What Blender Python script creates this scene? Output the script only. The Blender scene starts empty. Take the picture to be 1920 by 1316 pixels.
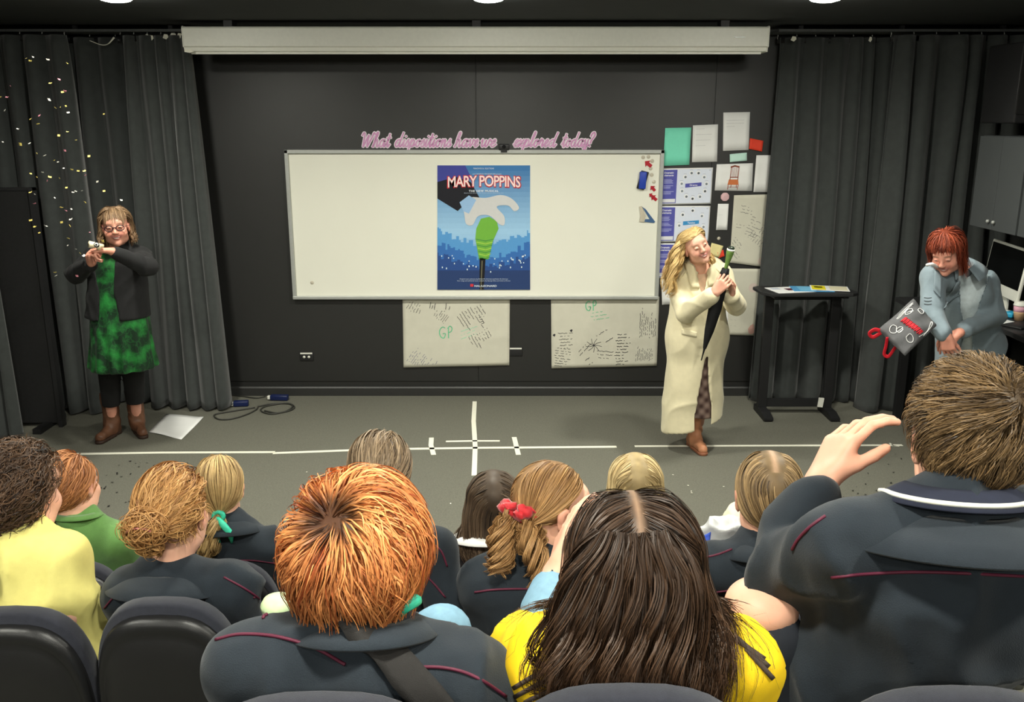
import bpy, bmesh, math, random
import numpy as np
from mathutils import Vector

# ------------------------------------------------------------------ camera, world, exposure
S = bpy.context.scene
COL = S.collection
FPX, PITCH, CAMH = 1700.0, math.radians(14.45), 2.30      # focal length in pixels of the 1920x1316 frame
CP, SP = math.cos(PITCH), math.sin(PITCH)
cam_data = bpy.data.cameras.new('camera')
cam_data.sensor_width = 36.0
cam_data.lens = 36.0 * FPX / 1920.0
cam_data.clip_start = 0.05
cam = bpy.data.objects.new('camera', cam_data)
cam.location = (0, 0, CAMH)
cam.rotation_euler = (math.pi / 2 - PITCH, 0, 0)
COL.objects.link(cam)
S.camera = cam
S.view_settings.view_transform = 'Standard'
S.view_settings.look = 'None'
S.view_settings.gamma = 1.0
S.view_settings.use_curve_mapping = False
S.view_settings.exposure = 0.0
world = bpy.data.worlds.new('world')
S.world = world
world.use_nodes = True
world.node_tree.nodes['Background'].inputs[0].default_value = (0.8, 0.85, 1.0, 1)
world.node_tree.nodes['Background'].inputs[1].default_value = 0.0
STAGE_W, HALL_W, DOME = 30.0, 20.0, 190.0           # watts of one ceiling downlight over the stage / over the seats
LAMP_COL = (1.0, 0.985, 0.865)
WALL_Y, CEIL_Z, LEFT_X, RIGHT_X, REAR_Y = 7.42, 2.96, -4.15, 3.85, -2.2
random.seed(7)
rng = np.random.default_rng(7)

# ------------------------------------------------------------------ helpers: projection, colour, materials
def ray(px, py):
    dx, dv = (px - 960) / FPX, (py - 658) / FPX
    return np.array([dx, CP - dv * SP, -SP - dv * CP])
CAM = np.array([0, 0, CAMH])
def PY(px, py, Y):
    d = ray(px, py); return CAM + d * (Y / d[1])
def PZ(px, py, z):
    d = ray(px, py); return CAM + d * ((z - CAMH) / d[2])
def PD(px, py, depth):
    return CAM + ray(px, py) * depth
def lin(c):
    return c / 12.92 if c <= 0.04045 else ((c + 0.055) / 1.055) ** 2.4
def rgb(r, g, b):
    return (lin(r / 255), lin(g / 255), lin(b / 255))
MATS = {}
def mat(name, col, rough=0.7, var=0.12, scale=40.0, bump=0.0, bscale=200.0, metal=0.0, sheen=0.0, spec=0.35, vcol=False, coat=0.0, trans=0.0, emit=0.0, sss=0.0):
    if name in MATS: return MATS[name]
    m = bpy.data.materials.new(name); m.use_nodes = True
    nt = m.node_tree; b = nt.nodes['Principled BSDF']; L = nt.links.new
    tc = nt.nodes.new('ShaderNodeTexCoord')
    no = nt.nodes.new('ShaderNodeTexNoise'); no.inputs['Scale'].default_value = scale; no.inputs['Detail'].default_value = 4
    L(tc.outputs['Object'], no.inputs['Vector'])
    mr = nt.nodes.new('ShaderNodeMapRange'); L(no.outputs[0], mr.inputs[0])
    mr.inputs[1].default_value, mr.inputs[2].default_value = 0.25, 0.75
    mr.inputs[3].default_value, mr.inputs[4].default_value = 1 - var, 1 + var
    mx = nt.nodes.new('ShaderNodeVectorMath'); mx.operation = 'SCALE'
    if vcol:
        at = nt.nodes.new('ShaderNodeAttribute'); at.attribute_name = 'Col'
        L(at.outputs['Color'], mx.inputs[0])
    else:
        mx.inputs[0].default_value = col
    L(mr.outputs[0], mx.inputs['Scale']); L(mx.outputs[0], b.inputs['Base Color'])
    b.inputs['Roughness'].default_value = rough
    b.inputs['Metallic'].default_value = metal
    b.inputs['Specular IOR Level'].default_value = spec
    b.inputs['Sheen Weight'].default_value = sheen
    b.inputs['Coat Weight'].default_value = coat
    b.inputs['Transmission Weight'].default_value = trans
    if sss:
        b.inputs['Subsurface Weight'].default_value = sss
        b.inputs['Subsurface Radius'].default_value = (0.012, 0.005, 0.003)
    if emit:
        b.inputs['Emission Color'].default_value = (*col, 1); b.inputs['Emission Strength'].default_value = emit
    if bump:
        n2 = nt.nodes.new('ShaderNodeTexNoise'); n2.inputs['Scale'].default_value = bscale; n2.inputs['Detail'].default_value = 3
        L(tc.outputs['Object'], n2.inputs['Vector'])
        bp = nt.nodes.new('ShaderNodeBump'); bp.inputs['Strength'].default_value = bump; bp.inputs['Distance'].default_value = 0.004
        L(n2.outputs[0], bp.inputs['Height']); L(bp.outputs[0], b.inputs['Normal'])
    MATS[name] = m
    return m

# ------------------------------------------------------------------ helpers: objects
LOC = {}
def props(o, label=None, cat=None, group=None, kind=None):
    if label: o['label'] = label
    if cat: o['category'] = cat
    if group: o['group'] = group
    if kind: o['kind'] = kind
    return o
def empty(name, loc, label=None, cat=None, group=None, kind=None):
    o = bpy.data.objects.new(name, None); o.empty_display_size = 0.1
    o.location = Vector(loc); COL.objects.link(o); LOC[o.name] = np.array(loc, float)
    return props(o, label, cat, group, kind)
def link(name, me, m, parent=None, loc=None, **kw):
    o = bpy.data.objects.new(name, me); COL.objects.link(o)
    if m: me.materials.append(m)
    if parent is not None:
        o.parent = parent; LOC[o.name] = LOC[parent.name]
    else:
        l = np.array(loc if loc is not None else (0, 0, 0), float); o.location = Vector(l); LOC[o.name] = l
    return props(o, **kw)
def mk(name, V, F, m, parent=None, loc=None, smooth=True, cols=None, bevel=0.0, solid=0.0, subdiv=0, label=None, cat=None, group=None, kind=None):
    """V in world coordinates; F (n,4) array, or a list of faces"""
    V = np.asarray(V, float).reshape(-1, 3)
    if loc is None and parent is None:
        lo, hi = V.min(0), V.max(0); loc = np.array([(lo[0] + hi[0]) / 2, (lo[1] + hi[1]) / 2, lo[2]])
    off = LOC[parent.name] if parent is not None else np.array(loc, float)
    me = bpy.data.meshes.new(name)
    Vl = (V - off).astype(np.float32)
    if isinstance(F, np.ndarray):
        n, k = F.shape
        me.vertices.add(len(Vl)); me.vertices.foreach_set('co', Vl.ravel())
        me.loops.add(n * k); me.loops.foreach_set('vertex_index', F.astype(np.int32).ravel())
        me.polygons.add(n); me.polygons.foreach_set('loop_start', np.arange(0, n * k, k, dtype=np.int32))
        me.update(calc_edges=True)
    else:
        me.from_pydata(Vl.tolist(), [], F); me.update()
    me.validate()
    if smooth: me.polygons.foreach_set('use_smooth', np.ones(len(me.polygons), bool))
    if cols is not None:
        a = me.color_attributes.new('Col', 'FLOAT_COLOR', 'POINT')
        c = np.ones((len(V), 4), np.float32); c[:, :3] = cols
        a.data.foreach_set('color', c.ravel())
    o = link(name, me, m, parent, loc, label=label, cat=cat, group=group, kind=kind)
    if bevel:
        b = o.modifiers.new('b', 'BEVEL'); b.width = bevel; b.segments = 2; b.limit_method = 'ANGLE'; b.angle_limit = 0.7
    if solid:
        b = o.modifiers.new('s', 'SOLIDIFY'); b.thickness = solid; b.offset = 0
    if subdiv:
        b = o.modifiers.new('d', 'SUBSURF'); b.levels = subdiv; b.render_levels = subdiv
    return o
def clone(root, delta, **kw):
    def cp(o, par):
        c = o.copy(); COL.objects.link(c); c.parent = par
        LOC[c.name] = LOC[o.name] + np.array(delta)
        for ch in o.children: cp(ch, c)
        return c
    c = cp(root, None); c.location = root.location + Vector(delta)
    return props(c, **kw)
def nrm(v):
    v = np.asarray(v, float); return v / (np.linalg.norm(v) + 1e-12)
def rot(yaw=0, pitch=0, roll=0):
    """columns: right, forward, up of something that faces +Y at yaw 0; degrees"""
    y, p, r = map(math.radians, (yaw, pitch, roll))
    Z = np.array([[math.cos(y), -math.sin(y), 0], [math.sin(y), math.cos(y), 0], [0, 0, 1]])
    X = np.array([[1, 0, 0], [0, math.cos(p), -math.sin(p)], [0, math.sin(p), math.cos(p)]])
    Y = np.array([[math.cos(r), 0, math.sin(r)], [0, 1, 0], [-math.sin(r), 0, math.cos(r)]])
    return Z @ X @ Y
I3 = np.eye(3)
class MB:
    def __init__(s): s.v, s.f, s.c = [], [], []
    def add(s, V, F, col=None):
        b = len(s.v); s.v += [tuple(p) for p in V]; s.f += [tuple(i + b for i in f) for f in F]
        s.c += [tuple(col) if col is not None else (1, 1, 1)] * len(V); return s
    def box(s, c, size, R=I3, col=None):
        h = np.array(size) / 2
        V = [np.array(c) + R @ (h * np.array(q)) for q in [(-1,-1,-1),(1,-1,-1),(1,1,-1),(-1,1,-1),(-1,-1,1),(1,-1,1),(1,1,1),(-1,1,1)]]
        return s.add(V, [(0,3,2,1),(4,5,6,7),(0,1,5,4),(1,2,6,5),(2,3,7,6),(3,0,4,7)], col)
    def cyl(s, a, b, ra, rb=None, n=16, col=None):
        return s.tube([a, b], [ra, ra if rb is None else rb], n, col)
    def tube(s, P, r, n=8, col=None, close=False, flat=None):
        P = [np.array(p, float) for p in P]; m = len(P)
        r = [r] * m if np.isscalar(r) else r
        V, F = [], []; up = None
        for i in range(m):
            t = nrm(P[(i + 1) % m] - P[i - 1]) if close else nrm(P[min(i + 1, m - 1)] - P[max(i - 1, 0)])
            if up is None: up = nrm(np.cross(t, (0.31, 0.77, 0.55) if abs(t @ nrm((0.31, 0.77, 0.55))) < .95 else (1, 0, 0)))
            a = nrm(up - t * (up @ t)); b = np.cross(t, a); up = a
            if flat is not None:
                b = nrm(np.cross(t, flat)); a = np.cross(b, t) * 0.22
            for k in range(n):
                th = 2 * math.pi * k / n; V.append(P[i] + r[i] * (a * math.cos(th) + b * math.sin(th)))
        for i in range(m if close else m - 1):
            j = (i + 1) % m
            for k in range(n): F.append((i*n+k, i*n+(k+1)%n, j*n+(k+1)%n, j*n+k))
        if not close:
            F.append(tuple(range(n - 1, -1, -1))); F.append(tuple((m - 1) * n + k for k in range(n)))
        return s.add(V, F, col)
    def lathe(s, c, prof, n=20, R=I3, col=None):
        V = [np.array(c) + R @ np.array((r * math.cos(2*math.pi*k/n), r * math.sin(2*math.pi*k/n), z)) for r, z in prof for k in range(n)]
        m = len(prof); F = [(i*n+k, i*n+(k+1)%n, (i+1)*n+(k+1)%n, (i+1)*n+k) for i in range(m-1) for k in range(n)]
        F += [tuple(range(n-1, -1, -1)), tuple((m-1)*n+k for k in range(n))]
        return s.add(V, F, col)
    def prism(s, poly, c, ux, uy, d, col=None):
        """poly in the plane (ux, uy) at c, extruded by vector d"""
        c, ux, uy, d = map(np.array, (c, ux, uy, d)); n = len(poly)
        A = [c + ux * p[0] + uy * p[1] for p in poly]; B = [a + d for a in A]
        F = [tuple(range(n)), tuple(range(2*n-1, n-1, -1))] + [(i, i+n, (i+1)%n+n, (i+1)%n) for i in range(n)]
        return s.add(A + B, F, col)
    def grid(s, fn, nu, nv, col=None):
        V = [fn(i / nu, j / nv) for j in range(nv + 1) for i in range(nu + 1)]
        return s.add(V, [(j*(nu+1)+i, j*(nu+1)+i+1, (j+1)*(nu+1)+i+1, (j+1)*(nu+1)+i) for j in range(nv) for i in range(nu)], col)
    def ball(s, c, r, n=12, col=None, R=I3):
        r = np.array([r]*3 if np.isscalar(r) else r); m = n // 2
        prof = [(math.sin(math.pi * (i + .02) / (m + .04)), -math.cos(math.pi * (i + .02) / (m + .04))) for i in range(m + 1)]
        V = [np.array(c) + R @ (r * np.array((q * math.cos(2*math.pi*k/n), q * math.sin(2*math.pi*k/n), z))) for q, z in prof for k in range(n)]
        F = [(i*n+k, i*n+(k+1)%n, (i+1)*n+(k+1)%n, (i+1)*n+k) for i in range(m) for k in range(n)]
        return s.add(V, F, col)
    def out(s, name, m, parent=None, vcol=False, **kw):
        return mk(name, s.v, s.f, m, parent, cols=np.array(s.c) if vcol else None, **kw)
def catmull(P, n=6):
    P = [np.array(p, float) for p in P]
    if len(P) < 3: return [P[0] + (P[-1] - P[0]) * i / n for i in range(n + 1)]
    Q = [2 * P[0] - P[1]] + P + [2 * P[-1] - P[-2]]; out = []
    for i in range(1, len(Q) - 2):
        for k in range(n):
            t = k / n
            out.append(.5 * (2*Q[i] + (Q[i+1]-Q[i-1])*t + (2*Q[i-1]-5*Q[i]+4*Q[i+1]-Q[i+2])*t*t + (3*Q[i]-Q[i-1]-3*Q[i+1]+Q[i+2])*t**3))
    return out + [P[-1]]
def vnoise(p, seed=0):
    p = np.asarray(p, float); i = np.floor(p).astype(np.int64); f = p - i; f = f * f * (3 - 2 * f); r = 0
    for a in (0, 1):
        for b in (0, 1):
            for c in (0, 1):
                h = ((i[..., 0]+a) * 73856093) ^ ((i[..., 1]+b) * 19349663) ^ ((i[..., 2]+c) * 83492791) ^ (seed * 2654435 + 977)
                h = (h ^ (h >> 13)) * 1274126177 & 0x7fffffff
                r = r + ((h >> 7) & 0xffff) / 65535.0 * (f[..., 0] if a else 1-f[..., 0]) * (f[..., 1] if b else 1-f[..., 1]) * (f[..., 2] if c else 1-f[..., 2])
    return r

# ------------------------------------------------------------------ helpers: bodies and clothes grown as one smooth surface
def smin(a, b, k):
    h = np.clip(.5 + .5 * (b - a) / k, 0, 1); return b + (a - b) * h - k * h * (1 - h)
class Field:
    def __init__(s): s.p = []
    def _b(s, fn, lo, hi, k): s.p.append(('u', fn, np.array(lo), np.array(hi), k)); return s
    def cap(s, a, b, ra, rb=None, k=.02, flat=None):
        a, b = np.array(a, float), np.array(b, float); rb = ra if rb is None else rb
        d = b - a; L2 = max(d @ d, 1e-9)
        if flat is not None: n, sc = nrm(flat[0]), flat[1]
        def fn(x, y, z):
            px, py, pz = x - a[0], y - a[1], z - a[2]
            t = np.clip((px * d[0] + py * d[1] + pz * d[2]) / L2, 0, 1)
            qx, qy, qz = px - t * d[0], py - t * d[1], pz - t * d[2]
            if flat is not None:
                e = (qx * n[0] + qy * n[1] + qz * n[2]) * (sc - 1); qx, qy, qz = qx + n[0] * e, qy + n[1] * e, qz + n[2] * e
            return (np.sqrt(qx * qx + qy * qy + qz * qz) - (ra + (rb - ra) * t)) / (1 if flat is None else max(1, sc ** .5))
        r = max(ra, rb) * (1 if flat is None or flat[1] >= 1 else 1 / flat[1])
        return s._b(fn, np.minimum(a, b) - r, np.maximum(a, b) + r, k)
    def chain(s, P, R, k=.02, flat=None, kj=.012):
        g = Field()
        for i in range(len(P) - 1): g.cap(P[i], P[i+1], R[i], R[i+1], kj, flat)
        lo, hi = g.box(); fs = [q[1] for q in g.p]
        def fn(x, y, z):
            d = fs[0](x, y, z)
            for q in fs[1:]: d = smin(d, q(x, y, z), kj)
            return d
        return s._b(fn, lo, hi, k)
    def ell(s, c, r, R=I3, k=.02, neg=False):
        c = np.array(c, float); r = np.array([r]*3 if np.isscalar(r) else r, float)
        def fn(x, y, z):
            px, py, pz = x - c[0], y - c[1], z - c[2]
            l = [px * R[0, i] + py * R[1, i] + pz * R[2, i] for i in range(3)]
            k0 = np.sqrt(sum((l[i] / r[i]) ** 2 for i in range(3))); k1 = np.sqrt(sum((l[i] / r[i] ** 2) ** 2 for i in range(3)))
            return k0 * (k0 - 1) / (k1 + 1e-9)
        m = r.max()
        if neg: s.p.append(('n', fn, c - m, c + m, k)); return s
        return s._b(fn, c - m, c + m, k)
    def cut(s, fn): s.p.append(('c', fn, None, None, 0)); return s
    def plane(s, p, n):                       # keeps the side the normal points away from
        p, n = np.array(p, float), nrm(n)
        return s.cut(lambda x, y, z, d: np.maximum(d, (x - p[0]) * n[0] + (y - p[1]) * n[1] + (z - p[2]) * n[2]))
    def shell(s, t): return s.cut(lambda x, y, z, d: np.maximum(d, -d - t))
    def box(s):
        B = [q for q in s.p if q[0] == 'u']
        return np.min([q[2] for q in B], 0), np.max([q[3] for q in B], 0)
    def pts(s, P):
        x, y, z = P[..., 0], P[..., 1], P[..., 2]; d = np.full(x.shape, 1.0)
        for o, fn, lo, hi, k in s.p:
            if o == 'u': d = smin(d, fn(x, y, z), k)
            elif o == 'n': d = -smin(-d, fn(x, y, z), k)
            else: d = fn(x, y, z, d)
        return d
    def grad(s, P, e=.002):
        g = np.stack([s.pts(P + e * I3[i]) - s.pts(P - e * I3[i]) for i in range(3)], -1)
        return g / (np.linalg.norm(g, axis=-1, keepdims=True) + 1e-9)
    def mesh(s, res, lo=None, hi=None):
        a, b = s.box(); a, b = a - 2.5 * res, b + 2.5 * res
        if lo is not None: a = np.maximum(a, lo)
        if hi is not None: b = np.minimum(b, hi)
        ax = [np.arange(a[i], b[i] + res, res) for i in range(3)]
        D = np.full([len(q) for q in ax], 1.0, np.float32); M = .03
        for o, fn, l, h, k in s.p:
            if o == 'c':
                D = np.asarray(fn(ax[0][:, None, None], ax[1][None, :, None], ax[2][None, None, :], D), np.float32); continue
            sl = []
            for i in range(3):
                i0, i1 = np.searchsorted(ax[i], (l[i] - k - M, h[i] + k + M)); sl.append(slice(i0, i1))
            if any(q.stop <= q.start for q in sl): continue
            v = fn(ax[0][sl[0], None, None], ax[1][None, sl[1], None], ax[2][None, None, sl[2]])
            sub = D[tuple(sl)]
            D[tuple(sl)] = smin(sub, v, k) if o == 'u' else -smin(-sub, v, k)
        for i in range(3):                    # close at the box
            q = [slice(None)] * 3; q[i] = 0; D[tuple(q)] = np.maximum(D[tuple(q)], 1e-3); q[i] = -1; D[tuple(q)] = np.maximum(D[tuple(q)], 1e-3)
        return nets(D, ax)
def nets(D, ax):
    ins = D < 0
    c = sum(ins[a:ins.shape[0]-1+a, b:ins.shape[1]-1+b, e:ins.shape[2]-1+e].astype(np.int8) for a in (0, 1) for b in (0, 1) for e in (0, 1))
    mx = (c > 0) & (c < 8); I = np.stack(np.nonzero(mx), 1); idx = np.full(mx.shape, -1, np.int32); idx[mx] = np.arange(len(I))
    offs = np.array([(a, b, e) for a in (0, 1) for b in (0, 1) for e in (0, 1)])
    val = [D[I[:, 0] + o[0], I[:, 1] + o[1], I[:, 2] + o[2]] for o in offs]
    acc, cnt = np.zeros((len(I), 3)), np.zeros(len(I))
    for p in range(8):
        for q in range(p + 1, 8):
            if np.abs(offs[p] - offs[q]).sum() != 1: continue
            m = (val[p] < 0) != (val[q] < 0); t = np.where(m, val[p] / np.where(m, val[p] - val[q], 1), 0)
            acc += m[:, None] * (offs[p] + (offs[q] - offs[p]) * t[:, None]); cnt += m
    fr = acc / cnt[:, None]
    V = np.stack([ax[i][I[:, i]] + fr[:, i] * (ax[i][1] - ax[i][0]) for i in range(3)], 1)
    Q = []
    for a in range(3):
        b, e = (a + 1) % 3, (a + 2) % 3
        s0, s1 = [slice(1, -1)] * 3, [slice(1, -1)] * 3; s0[a], s1[a] = slice(0, -1), slice(1, None)
        A, B = ins[tuple(s0)], ins[tuple(s1)]
        E = np.stack(np.nonzero(A != B), 1); fl = A[E[:, 0], E[:, 1], E[:, 2]]
        E[:, b] += 1; E[:, e] += 1
        def at(db, de):
            G = E.copy(); G[:, b] += db; G[:, e] += de; return idx[G[:, 0], G[:, 1], G[:, 2]]
        q = np.stack([at(-1, -1), at(0, -1), at(0, 0), at(-1, 0)], 1)
        q[~fl] = q[~fl][:, ::-1]; Q.append(q)
    return V, np.concatenate(Q)
def normals(V, F):
    n = np.cross(V[F[:, 2]] - V[F[:, 0]], V[F[:, 3]] - V[F[:, 1]]); N = np.zeros_like(V)
    for k in range(4): np.add.at(N, F[:, k], n)
    return N / (np.linalg.norm(N, axis=1, keepdims=True) + 1e-12)
def relax(V, F, it=1, w=.5):
    E = np.concatenate([F[:, [0, 1]], F[:, [1, 2]], F[:, [2, 3]], F[:, [3, 0]]])
    for _ in range(it):
        A, c = np.zeros_like(V), np.zeros(len(V))
        np.add.at(A, E[:, 0], V[E[:, 1]]); np.add.at(c, E[:, 0], 1); np.add.at(A, E[:, 1], V[E[:, 0]]); np.add.at(c, E[:, 1], 1)
        V = V + w * (A / np.maximum(c, 1)[:, None] - V)
    return V
def join(parts):
    V, F, C, b = [], [], [], 0
    for q in parts:
        V.append(q[0]); F.append(q[1] + b); b += len(q[0])
        if len(q) > 2: C.append(q[2])
    return np.concatenate(V), np.concatenate(F), (np.concatenate(C) if C else None)
def cloth(name, f, res, m, parent, fold=.006, fr=(7, 7, 3.5), seed=1, cols=None, it=1, lo=None, hi=None, **kw):
    V, F = f.mesh(res, lo, hi); V = relax(V, F, it)
    if fold:
        N = normals(V, F); w = (vnoise(V * 4, seed + 3) - .5) * 1.6
        n = vnoise(V * np.array(fr) + w[:, None], seed); r = 1 - np.abs(2 * n - 1)
        n2 = vnoise(V * np.array(fr) * 2.3 + 2 * w[:, None], seed + 9)
        V = V + N * (fold * (r ** 2 * 1.3 - .6) + fold * .5 * (n2 - .5))[:, None]
    return mk(name, V, F, m, parent, cols=None if cols is None else cols(V), **kw)
_bvh = {}
def hits(o, px, off=.0015):
    """points where the sight lines through these pixels meet mesh object o, lifted off along its normal"""
    from mathutils.bvhtree import BVHTree
    if o.name not in _bvh:
        V = np.empty(len(o.data.vertices) * 3, np.float32); o.data.vertices.foreach_get('co', V); V = V.reshape(-1, 3) + LOC[o.name]
        _bvh[o.name] = BVHTree.FromPolygons(V.tolist(), [tuple(p.vertices) for p in o.data.polygons])
    b = _bvh[o.name]; out, miss = [], []
    for i, (x, y) in enumerate(px):
        d = nrm(ray(x, y)); h = b.ray_cast(Vector(CAM), Vector(d))
        if h[0] is None: out.append(None); miss.append(i); continue
        n = np.array(h[1]); n = n if n @ d < 0 else -n; out.append(np.array(h[0]) + n * off)
    good = [q for q in out if q is not None]
    if good and miss:
        dep = np.median([np.linalg.norm(q - CAM) for q in good])
        for i in miss:
            h = b.find_nearest(Vector(CAM + nrm(ray(*px[i])) * dep)); out[i] = np.array(h[0]) + np.array(h[1]) * off
    return out if good else []
def trace(f, P, d, n=50, off=0.0):
    P = np.array(P, float); d = np.broadcast_to(nrm(d), P.shape)
    for _ in range(n): P = P + d * (np.clip(f.pts(P) - off, -.05, .15) * .8)[..., None]
    return P

# ------------------------------------------------------------------ helpers: heads, hands, hair
SKIN = mat('skin', (1, 1, 1), rough=.5, var=.06, scale=30, vcol=True, sss=.08, spec=.4)
HAIRM = mat('hair', (1, 1, 1), rough=.5, var=.12, scale=60, vcol=True, spec=.28)
EYEM = mat('eye', (1, 1, 1), rough=.15, var=.02, vcol=True)
def head(f, c, R, s, neck=None, cheek=1.0):
    W = lambda x, y, z: np.array(c) + R @ (np.array((x, y, z)) * s)
    e = lambda p, r, k=.02, neg=False: f.ell(W(*p), np.array(r) * s, R, k * s, neg)
    e((0, -.012, .03), (.076, .096, .09)); e((0, .034, -.032), (.058, .062, .088), .03)
    e((0, .072, -.100), (.021, .024, .020), .03); e((0, .086, .03), (.05, .016, .03), .02)
    for q in (-1, 1):
        e((q*.037, .062, -.036), (.03*cheek, .03, .032), .02)
        e((q*.043, .02, -.078), (.022*cheek, .04, .025), .03)
        e((q*.032, .109, .006), (.016, .016, .010), .012, True)
        e((q*.032, .0885, .005), (.0155, .0155, .011), .004)
        e((q*.079, -.006, -.012), (.009, .02, .034), .008); e((q*.083, -.012, .004), (.008, .018, .02), .006)
        e((q*.088, -.002, -.006), (.005, .008, .014), .006, True)
        e((q*.011, .106, -.03), (.009, .01, .008), .006)
    f.cap(W(0, .094, .012), W(0, .115, -.026), .008*s, .011*s, .012*s)
    e((0, .089, -.058), (.024, .014, .006), .006); e((0, .088, -.07), (.02, .014, .007), .006)
    e((0, .104, -.0635), (.02, .008, .0016), .003, True)
    if neck is not None: f.cap(W(0, -.022, -.05), neck, .054*s, .058*s, .03*s)
def skin_cols(c, R, s, tone, lips=(.45, .12, .10), brow=(.16, .08, .04), smile=False):
    c = np.array(c); tone = np.array(tone)
    def fn(V):
        l = (V - c) @ R / s; C = np.tile(tone, (len(V), 1)) * (1 + .10 * (vnoise(V * 45, 5) - .5))[:, None]
        def blend(mask, col): nonlocal C; C = C * (1 - mask[:, None]) + np.array(col) * mask[:, None]
        fr = l[:, 1] > .05
        bl = np.exp(-(((np.abs(l[:, 0]) - .042) / .02) ** 2 + ((l[:, 2] + .034) / .022) ** 2)) * fr
        blend(.35 * bl, tone * np.array((1.02, .62, .58)))
        zz = l[:, 2] + .0635 - (14 * l[:, 0] ** 2 if smile else 3 * l[:, 0] ** 2)
        lp = np.clip(2.0 - np.sqrt((l[:, 0] / (.031 if smile else .025)) ** 2 + (zz / .0115) ** 2) * 1.3, 0, 1) * fr
        blend(.95 * np.clip(lp, 0, 1), lips)
        if smile: blend(np.clip(1.8 - np.sqrt((l[:, 0] / .02) ** 2 + (zz / .004) ** 2) * 1.4, 0, 1) * fr, (.6, .54, .48))
        br = np.exp(-(((np.abs(l[:, 0]) - .032) / .019) ** 4 + ((l[:, 2] - .027 + 8 * (np.abs(l[:, 0]) - .034) ** 2) / .005) ** 2)) * fr
        blend(.8 * br, brow)
        er = np.exp(-((np.abs(l[:, 0]) - .085) / .012) ** 2 - (l[:, 2] / .04) ** 2) * (np.abs(l[:, 1]) < .04)
        blend(.3 * er, tone * np.array((1.1, .6, .55)))
        return C
    return fn
def eyes(c, R, s, parent, iris=(.05, .08, .1), lid=0.0):
    for q in (-1, 1):
        p = np.array(c) + R @ (np.array((q*.032, .0928, .0045)) * s)
        M = MB().ball(p, np.array((.0118, .0125, .0068 - .0035 * lid)) * s, 14, R=R)
        l = (np.array(M.v) - p) @ R / s
        M.c = [((.01, .01, .01) if a*a+b*b < .0028**2 else iris if a*a+b*b < .0085**2 else (.5, .45, .42)) for a, _, b in l]
        M.out('eye', EYEM, parent, vcol=True)
def hand(f, w, d, n, side, s=1.0, curls=((.5, .6, .4),) * 4, thumb=(.5, .3), spread=.09, kf=.0035):
    """w wrist, d towards the fingers, n out of the palm, side where the thumb is"""
    w, d = np.array(w, float), nrm(d); n = nrm(np.array(n) - d * (np.array(n) @ d)); sd = np.cross(n, d); sd = sd * np.sign(sd @ np.array(side))
    L = [(.046, .03, .022), (.05, .033, .024), (.047, .03, .023), (.038, .023, .02)]
    for i in range(4):
        o = (1.5 - i); k0 = w + d * (.088 - .004 * abs(o - .5)) * s + sd * o * .0205 * s
        f.cap(w + sd * o * .013 * s, k0, .0145 * s, .0112 * s, .014 * s)
        dd = nrm(d + sd * o * spread); p, ang, r = k0, 0, .0095 * s
        for j in range(3):
            ang += curls[i][j]; v = dd * math.cos(ang) + n * math.sin(ang); q = p + v * L[i][j] * s
            f.cap(p, q, r, r * .9, kf if j == 0 else .003); p, r = q, r * .9
    t0 = w + d * .022 * s + sd * .02 * s; v = nrm(d * math.cos(thumb[0]) + sd * math.sin(thumb[0]) + n * thumb[1])
    t1 = t0 + v * .042 * s; v2 = nrm(v + d * .45 + n * thumb[1] * .4); t2 = t1 + v2 * .032 * s; t3 = t2 + nrm(v2 + d * .2) * .024 * s
    f.cap(t0, t1, .0165 * s, .0125 * s, .016 * s); f.cap(t1, t2, .0115 * s, .0105 * s, .004); f.cap(t2, t3, .0105 * s, .0088 * s, .004)
    return w, d, n, sd
def hairline(l):
    """>0 where hair grows; l unit directions in head space"""
    t = np.clip((l[..., 1] + .25) / .95, 0, 1); t = t * t * (3 - 2 * t)
    return l[..., 2] - (-.62 + 1.12 * t)
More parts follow.
